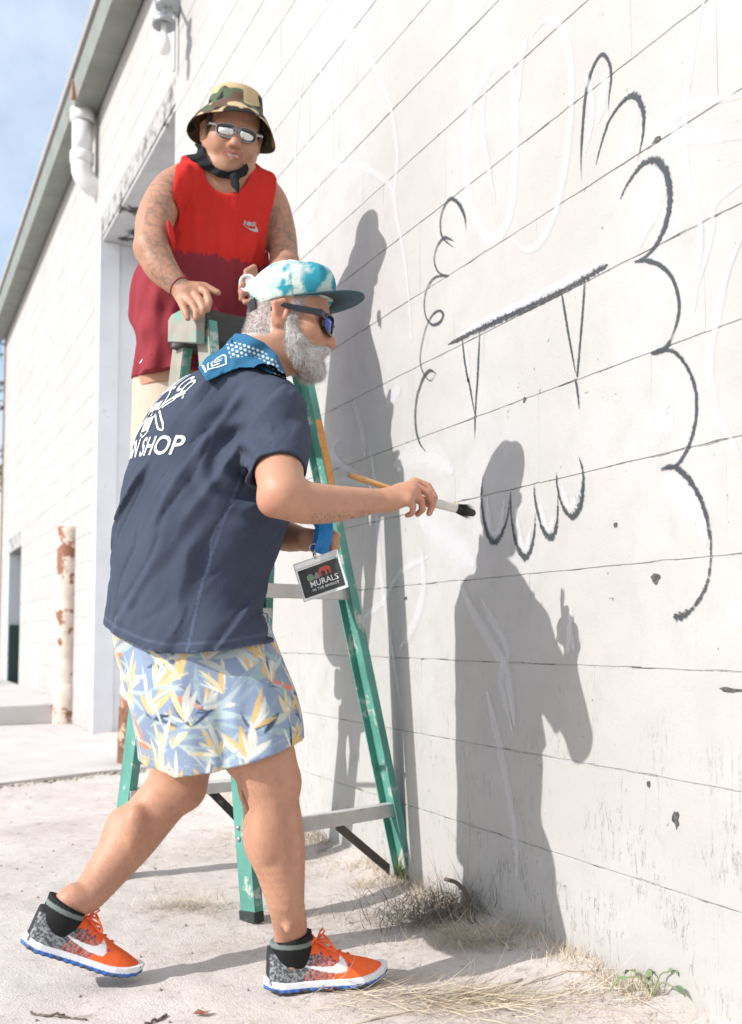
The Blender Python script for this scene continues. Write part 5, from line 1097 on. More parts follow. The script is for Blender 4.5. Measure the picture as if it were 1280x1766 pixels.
    if plain is None:
        M_lace = MATS.get('orange_lace') or mat('orange_lace', (0.85, 0.15, 0.05), 0.8, bump=0.3, bscale=700)
        mb = MB(); hz = lambda x: float(np.interp(x, Hx, Hz))
        for i in range(4):
            x0 = 0.128 + i * 0.021; a = fr(x0, -0.020, hz(x0) - 0.012); b = fr(x0 + 0.010, 0.0, hz(x0 + 0.01) + 0.002); c_ = fr(x0, 0.020, hz(x0) - 0.012); mb.tube(cat([a, b, c_], 4), 0.0028, 6)
        k0 = fr(0.122, -0.002, hz(0.122) + 0.004)
        for sy in (-1, 1):
            mb.tube(cat([k0, fr(0.14, sy * 0.022, hz(0.122) + 0.012), fr(0.160, sy * 0.034, hz(0.16) + 0.006), fr(0.150, sy * 0.026, hz(0.15) + 0.002), k0], 6), [0.003] * 25, 6)
            mb.tube(cat([k0, fr(0.132, sy * 0.012, hz(0.122) + 0.020), fr(0.140, sy * 0.008, hz(0.122) + 0.030)], 4), 0.0022, 6)
        mb.tube([fr(0.116, -0.004, hz(0.12) + 0.0), k0, fr(0.128, 0.006, hz(0.12) + 0.004)], [0.004, 0.006, 0.004], 8)
        mb.build('laces', M_lace, S, smooth=True)
        mb = MB(); mb.add([fr(0.098, -0.016, 0.095), fr(0.098, 0.016, 0.095), fr(0.112, 0.017, hz(0.112) + 0.016), fr(0.112, -0.017, hz(0.112) + 0.016), fr(0.103, -0.016, 0.092), fr(0.103, 0.016, 0.092), fr(0.117, 0.017, hz(0.112) + 0.014), fr(0.117, -0.017, hz(0.112) + 0.014)], [(0, 1, 2, 3), (7, 6, 5, 4), (0, 3, 7, 4), (3, 2, 6, 7), (2, 1, 5, 6)]); mb.build('tongue', M_lace, S)
    return S
shoe(frR, pa)
shoe(frL, pa)
def sock(a, b, ra, rb, tilt, fx):
    f = Field(); a, b = np.asarray(a), np.asarray(b); ax = nrm(b - a)
    for e_ in (-0.008, 0.016): f.chain([(a + fx * e_ * 1.5, ra), ((a + b) / 2 + fx * e_, (ra + rb) / 2), (b + fx * e_ * 0.2, rb)], 0.03)
    f.post.append(lambda p, d: np.maximum(d + (noise(p * 60) - 0.5) * 0.002, (p - b + ax * rb * 0.35) @ nrm(ax + tilt)))
    def c(v, n): t = (v - a) @ ax / np.linalg.norm(b - a); return mixc(np.tile([0.012, 0.012, 0.013], (len(v), 1)), [0.16, 0.19, 0.18], (np.abs(t - 0.62) < 0.07) * 1.0 if tilt[0] > -9 else t * 0)
    finish('sock', f, 0.0028, M_knit, pa, c)
sock(frR(0.056, 0, 0.06), frR(0.057, 0, 0.136), 0.029, 0.0425, -frR.x * 0.25, frR.x)
sock(frL(0.055, 0, 0.06), frL(0.064, 0, 0.138), 0.029, 0.0425, frL.x * 0.1, frL.x)

# ---- brush in the right hand
M_wood = mat('brush_handle', (0.58, 0.31, 0.12), 0.45, var=0.12, vscale=30); M_bris = mat('black_bristle', (0.012, 0.012, 0.012), 0.5); M_ferr = mat('pale_ferrule', (0.55, 0.53, 0.50), 0.45, metal=0.2, var=0.1, vscale=40); M_yel = mat('yellow_paint', (0.60, 0.52, 0.12), 0.6)
pb = empty('paintbrush', tuple(P(700, 850, 2.27))); tag(pb, 'flat paintbrush with tan wooden handle and black bristles held in the painter\'s hand', 'paintbrush')
B0, B1, B2, B3 = P(601, 819, 2.295), P(752, 868, 2.372), P(786, 876, 2.405), P(820, 886, 2.435); bx = nrm(B3 - B0); bu = nrm(np.cross(bx, CF)); bvv = np.cross(bx, bu)
if bu[2] < 0: bu = -bu
def flat(stations, n=14):
    mb = MB(); base = 0
    for p, a, b in stations:
        for k in range(n): t = 2 * math.pi * k / n; mb.v.append(tuple(p + bu * a * math.cos(t) + bvv * b * math.sin(t)))
    for i in range(len(stations) - 1):
        for k in range(n): mb.f.append((i * n + k, i * n + (k + 1) % n, (i + 1) * n + (k + 1) % n, (i + 1) * n + k))
    mb.f.append(tuple(range(n))[::-1]); mb.f.append(tuple((len(stations) - 1) * n + k for k in range(n))); return mb
lp = lambda t: B0 + (B1 - B0) * t
flat([(lp(0), 0.003, 0.003), (lp(0.02), 0.0065, 0.006), (lp(0.15), 0.0078, 0.0065), (lp(0.4), 0.0062, 0.0055), (lp(0.7), 0.0058, 0.005), (lp(0.92), 0.008, 0.006), (lp(1), 0.009, 0.006)]).build('handle', M_wood, pb, smooth=True)
flat([(B1 - bx * 0.012, 0.0105, 0.0072), (B1, 0.0112, 0.0075), (B2, 0.0118, 0.0070), (B2 + bx * 0.003, 0.0115, 0.0068)]).build('ferrule', M_ferr, pb, smooth=True)
br_o = flat([(B2 + bx * 0.002, 0.0112, 0.0065), (B2 + bx * 0.012, 0.0125, 0.007), (B2 + bx * 0.03, 0.0115, 0.006), (B3 - bx * 0.004, 0.0085, 0.004), (B3, 0.004, 0.002)]).build('bristles', M_bris, pb, smooth=True)
nb_ = 500; t = rng.random(nb_); a = rng.uniform(0, 6.28, nb_); rt = B2 + bx * 0.005 + bu * (0.0115 * np.cos(a))[:, None] + bvv * (0.0065 * np.sin(a))[:, None]; dr = bx + (bu * np.cos(a)[:, None] * 0.06) + rng.normal(size=(nb_, 3)) * 0.06
strands('bristle_tips', rt, dr / np.linalg.norm(dr, axis=1)[:, None], rng.uniform(0.03, 0.045, nb_), 0.0007, M_bris, br_o, 0.15, 3)
mb = MB(); mb.lathe(B2 + bu * 0.010 - bx * 0.001, bx, [(0.0, -0.003), (0.0035, -0.001), (0.0035, 0.007), (0.0, 0.012)], 8); mb.build('paint_dab', M_yel, pb, smooth=True)

# ---- badge on a blue lanyard, hanging from the left hand
M_blue = mat('blue_ribbon', (0.015, 0.20, 0.52), 0.6, var=0.15, vscale=30, bump=0.2, bscale=300); M_card = mat('badge_card', (0.012, 0.016, 0.016), 0.4, var=0.3, vscale=30); M_clip = mat('chrome', (0.6, 0.6, 0.6), 0.2, metal=0.95)
ms = bpy.data.materials.new('clear_sleeve'); ms.use_nodes = True; n_, l_ = nodes_of(ms); b_ = n_['Principled BSDF']; b_.inputs['Base Color'].default_value = (0.85, 0.87, 0.88, 1); b_.inputs['Roughness'].default_value = 0.15; b_.inputs['Alpha'].default_value = 0.45
bad = empty('name_badge', tuple(P(553, 992, 2.36))); tag(bad, 'black event badge in a clear sleeve hanging from a blue lanyard below the forearm', 'badge')
bc = P(553, 993, 2.36); bX = nrm(P(590, 980, 2.34) - P(516, 1006, 2.37)); bY = nrm(np.cross(nrm(-CF + UP * 0.1), bX)); bN = np.cross(bX, bY)
def card(name, w_, h_, th, off, m, y0=0.0, parent=bad):
    mb = MB(); mb.prism([(-w_, -h_ + y0), (w_, -h_ + y0), (w_, h_ + y0), (-w_, h_ + y0)], bc + bN * off, bc + bN * (off + th), bX, bY); return mb.build(name, m, parent, bevel=0.0006)
card('card', 0.0525, 0.034, 0.0012, 0.0, M_card, -0.006)
slv = card('sleeve', 0.0575, 0.047, 0.0006, -0.0012, ms, 0.0)
for (x0, y0, w_, h_) in ((0, 0.0465, 0.0575, 0.0008), (0, -0.0465, 0.0575, 0.0008), (0.0572, 0, 0.0008, 0.047), (-0.0572, 0, 0.0008, 0.047), (0, 0.032, 0.0575, 0.0007)):
    mb = MB(); c_ = bc + bX * x0 + bY * y0; mb.prism([(-w_, -h_), (w_, -h_), (w_, h_), (-w_, h_)], c_ - bN * 0.001, c_ + bN * 0.0016, bX, bY); mb.build('seam', M_white, slv)
def flat_print(vs, fs, m, name, dx, dy, par): return mesh_obj(name, [bc + bX * (x + dx) + bY * (y + dy) + bN * 0.0021 for x, y in vs], fs, m, par)
vs, fs = text_mesh('MURALS', 0.0195, 0.0003, 0, 1.02); flat_print(vs, fs, M_print, 'lettering', 0.006, -0.020, bad)
vs, fs = text_mesh('IN THE MARKET', 0.0088, 0.0001, 0, 1.1); flat_print(vs, fs, M_print, 'lettering', 0.006, -0.0305, bad)
M_er = mat('emblem_red', (0.50, 0.07, 0.05), 0.5); M_eg = mat('emblem_grey', (0.22, 0.24, 0.23), 0.5); M_egr = mat('emblem_green', (0.20, 0.28, 0.20), 0.5)
flat_print([(-.012, -.004), (-.006, -.004), (-.006, .006), (-.001, .009), (.004, .006), (.004, -.004), (.009, -.004), (.009, .006), (.012, .008), (.015, .004), (.015, -.004), (.019, -.004), (.019, .012), (.012, .017), (-.006, .017), (-.012, .010)], [(0, 1, 2, 14, 15), (2, 3, 13, 14), (3, 4, 7, 8, 13), (4, 5, 6, 7), (8, 9, 12, 13), (9, 10, 11, 12)], M_er, 'emblem', 0.010, 0.002, bad)
flat_print([(-.018, -.006), (-.002, -.006), (-.004, .008), (-.008, .010), (-.013, .004)], [(0, 1, 2, 3, 4)], M_eg, 'emblem', 0.0, 0.002, bad)
vs = [(0.009 * math.cos(a), 0.009 * math.sin(a)) for a in np.linspace(0, 6.28, 18)[:-1]]; flat_print(vs, [tuple(range(17))], M_egr, 'emblem', -0.025, 0.003, bad)
slot = bc + bY * 0.044; rg = P(541, 945, 2.40)
mb = MB(); mb.tube([slot - bN * 0.004, slot + bN * 0.004 + bY * 0.008, P(543, 955, 2.385)], 0.0035, 8); mb.tube([P(543, 957, 2.385), P(541, 946, 2.395)], [0.005, 0.004], 8); mb.tube([rg + CR * 0.010 * math.cos(a) + UP * 0.010 * math.sin(a) for a in np.linspace(0, 6.28, 16)], 0.0016, 6); mb.build('clip', M_clip, bad, smooth=True)
def strap(name, pts, w_, parent, m=M_blue, side=CR):
    q = cat(pts, 5); n = len(q); V = []; 
    for i, p in enumerate(q):
        t_ = nrm(q[min(i + 1, n - 1)] - q[max(i - 1, 0)]); sd = nrm(side - t_ * (side @ t_)); nn = np.cross(t_, sd)
        for a, b in ((-1, -1), (1, -1), (1, 1), (-1, 1)): V.append(p + sd * a * w_ / 2 + nn * b * 0.0007)
    mb = MB(); mb.add(V, [(i * 4 + k, i * 4 + (k + 1) % 4, (i + 1) * 4 + (k + 1) % 4, (i + 1) * 4 + k) for i in range(n - 1) for k in range(4)] + [(0, 1, 2, 3), tuple((n - 1) * 4 + j for j in (3, 2, 1, 0))]); return mb.build(name, m, parent)
strap('lanyard', [P(552, 955, 2.395), P(560, 930, 2.385), P(560, 900, 2.40), P(530, 880, 2.45), P(490, 870, 2.47)], 0.034, bad, side=nrm(CR + UP * 0.25))
strap('lanyard', [P(544, 952, 2.400), P(550, 925, 2.400), P(550, 900, 2.41), P(520, 880, 2.46), P(480, 875, 2.48)], 0.03, bad, side=nrm(CR * 0.8 - CF * 0.5))

# ================================================================== MAN ON THE LADDER
pm = empty('person', tuple(cpt(-0.55, 3.5, 0.93))); tag(pm, 'smiling man in red tank top and camouflage bucket hat standing up on the ladder', 'person')
hfB = nrm(-CF * math.cos(R(17)) + CR * math.sin(R(17))); frB = Frame(P(400, 237, 3.37), hfB * math.cos(R(20)) - UP * math.sin(R(20)), UP + CR * 0.10, 1.08)
fB = nrm(CR * 0.716 - CF * 0.698); rB = rightof(fB)
bb = Field(); head(bb, frB, 1.10, 0.008, 1.0)
nb0 = P(384, 308, 3.44)
bb.chain([(frB(-0.02, 0, -0.04), 0.070), (frB(-0.03, 0, -0.10), 0.070), (nb0, 0.080)], 0.03)
def lev(rows, D, ratio=1.3, th=44):
    out = []
    for (y, l, r) in rows:
        c = P((l + r) / 2, y, D); w_ = (r - l) / 2 * PXM(D); dh = w_ / math.sqrt(math.cos(R(th)) ** 2 + (ratio * math.sin(R(th))) ** 2); out.append((c[2], c[0], c[1], dh, dh * ratio))
    return out
bT = Field(); n_bb = len(bb.pr)
bb.stack(lev([(292, 345, 432), (312, 308, 466), (350, 296, 472), (400, 292, 460), (450, 272, 452), (520, 252, 446), (600, 246, 438), (680, 248, 428)], 3.49), fB, rB, 0.04)
bb.chain([(P(322, 308, 3.35), 0.056), (P(293, 330, 3.27), 0.062), (P(268, 378, 3.19), 0.061), (P(262, 428, 3.10), 0.0545)], 0.035)
bb.chain([(P(262, 428, 3.10), 0.054), (P(276, 458, 3.085), 0.052), (P(296, 482, 3.07), 0.040), (P(313, 499, 3.06), 0.0305)], 0.02)
bb.chain([(P(448, 322, 3.51), 0.052), (P(470, 350, 3.53), 0.056), (P(485, 400, 3.52), 0.053), (P(491, 455, 3.47), 0.050)], 0.035)
bb.chain([(P(491, 455, 3.47), 0.049), (P(475, 485, 3.36), 0.045), (P(452, 500, 3.28), 0.031), (P(440, 500, 3.245), 0.029)], 0.02)
bT.pr = [bb.pr[n_bb], bb.pr[n_bb + 1], bb.pr[n_bb + 3]]
# right hand gripping the ladder cap
bb.chain([(P(313, 499, 3.06), 0.029), (P(322, 503, 3.05), 0.026)], 0.012); bb.rc(P(318, 504, 3.055), P(338, 501, 3.05), 0.024, 0.020, 0.012); bb.rc(P(312, 512, 3.05), P(322, 516, 3.035), 0.020, 0.016, 0.012)
for mc, pi_, di, tp in (((343, 496, 3.052), (356, 505, 3.025), (361, 520, 3.01), (358, 534, 3.006)), ((333, 504, 3.045), (345, 518, 3.012), (351, 532, 3.0), (348, 543, 2.996)), ((322, 511, 3.04), (333, 526, 3.005), (339, 539, 2.992), (338, 549, 2.990)), ((311, 517, 3.04), (317, 531, 3.01), (322, 542, 2.998), (324, 549, 2.995))):
    finger(bb, [P(*mc), P(*pi_), P(*di), P(*tp)], (0.0130, 0.0118, 0.0108, 0.0095), 0.007)
finger(bb, [P(332, 494, 3.065), P(352, 494, 3.065), P(365, 500, 3.06), P(376, 505, 3.055)], (0.0165, 0.0140, 0.0122, 0.0102), 0.012)
# left hand round the spray can
bb.chain([(P(440, 500, 3.245), 0.028), (P(432, 497, 3.225), 0.026)], 0.012)
for i, (x0, y0) in enumerate(((424, 466), (418, 478), (415, 492), (417, 504))):
    finger(bb, [P(440, 478 + 9 * i, 3.205), P(x0 + 14, y0 - 5 + 2 * i, 3.185), P(x0 + 1, y0 + 2, 3.175), P(x0 + 2 - i, y0 + 12, 3.178)], (0.0115, 0.0108, 0.010, 0.009), 0.006)
finger(bb, [P(446, 505, 3.21), P(436, 520, 3.185), P(424, 522, 3.175)], (0.014, 0.0125, 0.010), 0.01)
# legs down to the step
mid = (railp('L', 0.925) + railp('H', 0.925)) / 2; hipc = P(338, 660, 3.52)
ftB = []
for sg in (-1, 1):
    foot_ = mid - vdir * 0.045 + udir * sg * 0.105; ftB.append(foot_); hip_ = hipc + rB * 0.10 * (-sg); knee = (hip_ + foot_) / 2 + vdir * 0.04 + UP * 0.04
    bb.chain([(hip_, 0.11), (knee + (hip_ - knee) * 0.4, 0.085), (knee, 0.062), (knee + (foot_ - knee) * 0.35, 0.062), (foot_ + UP * 0.10, 0.042), (foot_ + UP * 0.05, 0.036)], 0.03)
SKB = np.array([0.40, 0.205, 0.130])
def skinB(v, n):
    c = np.tile(SKB, (len(v), 1)) * (0.94 + 0.12 * fbm(v * 20, 3))[:, None]; L = frB.loc(v); x, y, z = L.T; px, py = project(v)
    c = mixc(c, [0.34, 0.11, 0.09], (np.abs(z + 0.066 - 0.001 - 4.0 * y * y) < 0.013) * (np.abs(y) < 0.032) * (x > 0.080) * 0.75); c = mixc(c, [0.50, 0.44, 0.39], (np.abs(z + 0.0650 - 3.0 * y * y) < 0.0034) * (np.abs(y) < 0.018) * (x > 0.078) * 0.8)
    c = mixc(c, [0.44, 0.19, 0.13], 0.5 * np.exp(-((L - [0.115, 0, -0.032]) ** 2).sum(1) / 0.02 ** 2)); c = mixc(c, [0.06, 0.05, 0.045], (x < 0.05) & (z > -0.02 + 0.4 * np.clip(x, 0, 1)) & (z < 0.1) & (np.linalg.norm(L, axis=1) < 0.16) & (np.abs(y) < 0.084))
    w1 = noise(v * 38); w2 = noise(v * 62 + 7); w3 = noise(v * 25 + 3); line = np.maximum(np.exp(-((w1 - 0.5) / 0.06) ** 2), np.exp(-((w2 - 0.5) / 0.06) ** 2) * 0.8); shade = np.clip((w3 - 0.5) * 4, 0, 1)
    armR = (px > 215) & (px < 325) & (py > 300) & (py < 492) & ((px - 240) > -0.0 + 0.0 * py) & ((px > np.interp(py, [300, 400, 440, 490], [262, 246, 238, 275]))); armL = (px > 462) & (px < 520) & (py > 355) & (py < 470) & (camxy(v)[1] > 3.38)
    c = mixc(c, [0.10, 0.10, 0.085], (armR | armL) * (line * 0.5 + shade * 0.25)); return c
finish('body', bb, 0.0042, M_skin, pm, skinB)
# ---- tank top
tk = Field()
tk.stack(lev([(296, 344, 434), (314, 305, 470), (350, 291, 474), (390, 284, 465), (430, 266, 460), (480, 248, 455), (540, 242, 450), (600, 239, 444), (660, 238, 436), (690, 238, 434)], 3.49), fB, rB, 0.04)
tk.fn(lambda p: bT.ev(p) - 0.010, bT.bounds()[0], bT.bounds()[1], 0.03)
shR, shL = P(282, 338, 3.20), P(486, 352, 3.46); hemB = P(300, 643, 3.33)[2]; nkF, nkC = P(382, 262, 3.34), P(403, 318, 3.20)
armf = Field(); armf.chain([(P(283, 268, 3.33), 0.062), (P(258, 322, 3.27), 0.108), (P(248, 380, 3.19), 0.110), (P(243, 440, 3.09), 0.102)], 0.02, smooth=False); armf.chain([(P(478, 290, 3.52), 0.062), (P(495, 345, 3.54), 0.098), (P(500, 400, 3.52), 0.098), (P(502, 450, 3.48), 0.092)], 0.02, smooth=False)
nkf = Field(); nkf.rc(P(384, 280, 3.50), P(402, 306, 3.1), 0.086, 0.068, 0.03)
def tk_post(p, d):
    w_ = np.abs(d) < 0.05
    if w_.any():
        q = p[w_]; px, py = project(q); X = q @ CR; Dp = q @ CF; low = np.clip((py - 420) / 120, 0, 1)
        dd = (noise(np.stack([X * 17 + py * 0.012, Dp * 12, q[:, 2] * 3.5], -1)) - 0.5) * (0.034 + 0.020 * low) + (noise(np.stack([X * 38, Dp * 25, q[:, 2] * 5 + 3], -1)) - 0.5) * 0.016
        dd += 0.010 * np.sin((py * 1.0 - px * 0.45) / 11.0 + 2 * noise(q * 9)) * np.exp(-(((px - 262) / 40) ** 2 + ((py - 555) / 40) ** 2)); d = d.copy(); d[w_] += dd
    d = np.maximum(d, hemB + 0.006 * np.sin(p @ CR * 30) - p[:, 2]); i = d + 0.006; d = np.maximum(d, -np.maximum(i, p[:, 2] - hemB - 0.06)); d = np.maximum(d, -armf.ev(p)); return np.maximum(d, -nkf.ev(p))
tk.post.append(tk_post)
def tkcol(v, n):
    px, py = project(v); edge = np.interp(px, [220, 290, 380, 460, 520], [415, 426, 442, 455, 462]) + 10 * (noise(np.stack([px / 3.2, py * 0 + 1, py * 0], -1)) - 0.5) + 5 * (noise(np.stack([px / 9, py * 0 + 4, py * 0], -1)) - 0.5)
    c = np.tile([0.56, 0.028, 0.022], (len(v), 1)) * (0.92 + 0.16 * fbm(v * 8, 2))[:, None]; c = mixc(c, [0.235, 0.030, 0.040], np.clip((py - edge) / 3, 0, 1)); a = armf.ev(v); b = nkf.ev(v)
    return mixc(c, [0.50, 0.016, 0.014], ((np.abs(np.minimum(a, b) - 0.016) < 0.0016) | (np.abs(v[:, 2] - hemB - 0.025) < 0.0014)) * 0.6)
tank = finish('tank_top', tk, 0.004, M_cloth, pm, tkcol)
v_, q_, n__ = o_v['tank_top']; bvhT = BVHTree.FromPolygons([Vector(x) for x in v_], [tuple(x) for x in q_])
M_grey = mat('silver_print', (0.42, 0.38, 0.38), 0.5)
og = P(428, 384, 3.34); ex = nrm(CR + UP * 0.12); ey = nrm(UP - CR * 0.1); sw = [((x - 0.121) * 0.37, (z - 0.055) * 0.62) for x, z in SW]
project_print('logo_print', sw, [tuple(range(len(sw)))], og, ex, ey, CF, bvhT, M_grey, tank, 0.002, 0.004)
vs, fs = text_mesh('NIKE', 0.019, 0.0008, 0.2, 0.9); project_print('logo_print', [(x, y + 0.008) for x, y in vs], fs, og, ex, ey, CF, bvhT, M_grey, tank, 0.002, 0.004)
project_print('hem_tag', [(-0.010, -0.003), (0.010, -0.001), (0.010, 0.004), (-0.010, 0.002)], [(0, 1, 2, 3)], P(241, 618, 3.3), ex, ey, CF, bvhT, M_print, tank, 0.002, 0.004)
# ---- shorts and shoes
sb_ = Field(); sb_.stack(lev([(540, 252, 430), (600, 246, 430), (650, 238, 430), (720, 236, 428), (800, 236, 426), (880, 240, 420), (930, 244, 414)], 3.52, 1.15), fB, rB, 0.03); kz = P(330, 895, 3.5)[2]
def sb_post(p, d):
    d = d + np.where(np.abs(d) < 0.04, (noise(np.stack([p @ CR * 15, p @ CF * 10, p[:, 2] * 6], -1)) - 0.5) * 0.02, 0); d = np.maximum(d, kz - p[:, 2]); return np.maximum(d, -np.maximum(d + 0.007, p[:, 2] - kz - 0.05))
sb_.post.append(sb_post); finish('shorts', sb_, 0.006, M_cloth, pm, lambda v, n: np.tile([0.52, 0.42, 0.34], (len(v), 1)) * (0.94 + 0.12 * fbm(v * 10, 2))[:, None])
for ft in ftB: shoe(Frame(ft - vdir * 0.10 + UP * 0.003, vdir, UP, 0.95), pm, plain=[0.06, 0.06, 0.065], h=0.005)
# ---- bucket hat
hb = Frame(frB(0.008, 0, 0.016), frB.x * math.cos(R(16)) + frB.z * math.sin(R(16)), frB.z - frB.x * 0.3, 1.05); prof = [(0.001, .132), (.03, .132), (.06, .130), (.077, .125), (.0845, .117), (.0875, .104), (.0905, .087), (.0925, .072), (.094, .062), (.101, .055), (.115, .040), (.130, .021), (.143, .002), (.149, -.009), (.1475, -.0105), (.139, 0.004), (.124, .024), (.106, .045), (.092, .058), (.089, .075), (.080, .106), (.06, .122), (.001, .125)]
P2 = np.array(prof); n = 96; ang = np.linspace(0, 2 * np.pi, n, endpoint=False); V = []
for r_, z in P2:
    wob = 1 + 0.035 * np.sin(3 * ang + 0.8) * np.clip((0.07 - z) / 0.07, 0, 1) + 0.02 * np.sin(5 * ang) * np.clip((0.05 - z) / 0.05, 0, 1); zz = z + (0.010 * np.cos(2 * ang + 0.5) + 0.006 * np.sin(3 * ang)) * np.clip((0.05 - z) / 0.06, 0, 1) + 0.004 * np.sin(2 * ang + 1) * (z > 0.14)
    V.append(np.stack([1.06 * r_ * wob * np.cos(ang), 0.985 * r_ * wob * np.sin(ang), zz], -1))
V = np.array(V).reshape(-1, 3); W_ = hb.o + (V @ hb.M) * hb.s; i, j = np.meshgrid(np.arange(len(P2) - 1), np.arange(n), indexing='ij'); fq = np.stack([i * n + j, i * n + (j + 1) % n, (i + 1) * n + (j + 1) % n, (i + 1) * n + j], -1).reshape(-1, 4)[:, ::-1]
# finer mesh for the camouflage print
def refine(v, f):
    e = np.sort(np.concatenate([f[:, [0, 1]], f[:, [1, 2]], f[:, [2, 3]], f[:, [3, 0]]]), 1); ue, inv = np.unique(e, axis=0, return_inverse=True); inv = inv.ravel(); nv = len(v); nf = len(f); em = (v[ue[:, 0]] + v[ue[:, 1]]) / 2; fc = v[f].mean(1); E = inv.reshape(4, nf).T + nv; Cc = np.arange(nf) + nv + len(ue)
    return np.concatenate([v, em, fc]), np.concatenate([np.stack([f[:, k], E[:, k], Cc, E[:, (k - 1) % 4]], -1) for k in range(4)])
W2, f2 = refine(*refine(W_, fq)); L = (W2 - hb.o) @ hb.M.T; a1 = fbm(L * [17, 17, 22] + 5.3, 2); a2 = fbm(L * [18, 18, 24] + 11, 2); a3 = fbm(L * [19, 19, 26] + 23, 2)
c = np.tile([0.085, 0.115, 0.07], (len(W2), 1)); c = mixc(c, [0.12, 0.075, 0.05], np.clip((a2 - 0.52) * 30, 0, 1)); c = mixc(c, [0.018, 0.02, 0.018], np.clip((a3 - 0.555) * 30, 0, 1)); c = mixc(c, [0.50, 0.38, 0.22], np.clip((a1 - 0.62) * 30, 0, 1))
st_ = np.zeros(len(W2)); 
for zz in (0.04, 0.022, 0.006): st_ += np.abs(L[:, 2] - zz) < 0.0012
hat = mesh_obj('bucket_hat', W2, f2, M_cloth, pm, True, mixc(c, c * 0.6, st_ * 0.5 * (np.hypot(L[:, 0], L[:, 1]) > 0.1)))
glasses(frB, pm, M_galv, M_mirror, 0.35, x0=0.110, zc=0.002, w_=0.029, hgt=0.019, arm_y=0.084, wrap=5.0, rim=0.0014)
# ---- black neckerchief with a knot
kn = Field(); klo, khi = P(300, 345, 3.2) - 0.12, P(440, 235, 3.6) + 0.12
pol = [(316, 264), (332, 246), (349, 250), (356, 272), (372, 289), (392, 296), (412, 291), (426, 281), (430, 292), (425, 303), (412, 308), (396, 309), (378, 306), (352, 292), (330, 276)]
def kn_fn(p):
    b = bb.ev(p); px, py = project(p); sd = poly_sd(px, py, pol) * 3.3 / F; fo = (noise(p * [40, 40, 50]) - 0.5) * 0.008 + 0.003 * np.sin(py / 3.5 + px / 9); d = np.maximum(b - 0.017 - fo, -(b - 0.003)); return np.maximum(d, sd * 0.8)
kn.fn(kn_fn, klo + 0.09, khi - 0.09); kn.ell(P(405, 306, 3.245), (0.017, 0.017, 0.014), None, 0.006); kn.chain([(P(405, 308, 3.243), 0.012), (P(408, 320, 3.237), 0.011), (P(411, 332, 3.235), 0.004)], 0.006); kn.chain([(P(403, 308, 3.245), 0.011), (P(403, 318, 3.242), 0.009), (P(406, 324, 3.24), 0.004)], 0.006)
finish('neckerchief', kn, 0.003, M_cloth, pm, lambda v, n: np.tile([0.014, 0.016, 0.019], (len(v), 1)), klo, khi)
# red wrist cord
wc = P(309, 495, 3.062); wx = nrm(P(322, 505, 3.05) - P(296, 482, 3.07)); u_ = nrm(np.cross(wx, CF)); w2 = np.cross(wx, u_); mb = MB(); mb.tube([wc + u_ * 0.0335 * math.cos(a) + w2 * 0.0335 * math.sin(a) for a in np.linspace(0, 2 * math.pi, 28)], 0.0028, 8); mb.build('wrist_cord', mat('red_cord', (0.22, 0.012, 0.02), 0.8), pm, smooth=True)
# spray can
M_can = mat('white_can', (0.72, 0.71, 0.70), 0.35, metal=0.1); sc_ = empty('spray_can', tuple(P(426, 488, 3.2))); tag(sc_, 'white spray paint can gripped in the ladder man\'s left hand behind the cap', 'spray can')
sa = nrm(-CF + CR * -0.15 + UP * -0.05); c_ = P(427, 488, 3.165); mb = MB(); mb.lathe(c_, sa, [(0.0, -0.006), (0.020, -0.004), (0.024, 0.001), (0.0285, 0.002), (0.030, -0.002), (0.030, -0.14), (0.028, -0.145)], 24); mb.build('canister', M_can, sc_, smooth=True)
mb = MB(); mb.lathe(c_, sa, [(0.027, -0.143), (0.020, -0.158), (0.013, -0.162), (0.012, -0.178), (0.0, -0.180)], 20); mb.build('nozzle', M_pvc, sc_, smooth=True)

# ================================================================== LITTER, STRAW AND WEEDS
M_straw = mat('straw', attr='Col', rough=0.85); M_twig = mat('twig', (0.13, 0.10, 0.08), 0.9, var=0.3, vscale=40); M_grass = mat('green_blade', attr='Col', rough=0.7)
def gz(x, y): return float(ground_h(np.array([x]), np.array([y]))[0])
def straw_cols(n, seed=0):
    r = np.random.default_rng(seed); t = r.random((n, 1)); return np.array([[0.46, 0.36, 0.24]]) * (1 - t) + np.array([[0.60, 0.53, 0.42]]) * t * (0.7 + 0.5 * r.random((n, 1)))
def scatter(name, pts, L, W, lift, seed, cols=None, parent=None, m=None, curl=0.5, flat=True, dirb=None):
    r = np.random.default_rng(seed); n = len(pts); d = r.normal(size=(n, 3)); d[:, 2] = r.uniform(0.0, 0.25, n) if flat else np.abs(d[:, 2]) + 0.9
    if dirb is not None: d += dirb
    d /= np.linalg.norm(d, axis=1)[:, None]; z = ground_h(pts[:, 0], pts[:, 1]) + r.random(n) * lift + 0.002
    return strands(name, np.c_[pts, z], d, r.uniform(L[0], L[1], n), r.uniform(W[0], W[1], n), m or M_straw, parent, curl, 4, straw_cols(n, seed) if cols is None else cols, seed)
r = np.random.default_rng(5)
# dry blades along the foot of the wall
n = 3400; yy = np.concatenate([r.uniform(1.2, 5.4, 1900), r.normal(2.45, 0.22, 500), r.normal(1.75, 0.20, 500), r.normal(3.35, 0.25, 500)]); xx = -np.abs(r.normal(0, 0.05, n)) - 0.006
keep = noise(np.stack([yy * 5, yy * 0, yy * 0 + 2], -1)) > 0.40; pts = np.c_[xx, yy][keep]
tag(scatter('dry_grass', pts, (0.015, 0.065), (0.0012, 0.0028), 0.0, 11, flat=False, dirb=np.array([-0.35, 0, 0])), 'dry straw coloured grass blades along the foot of the wall', 'dry grass', kind='stuff')
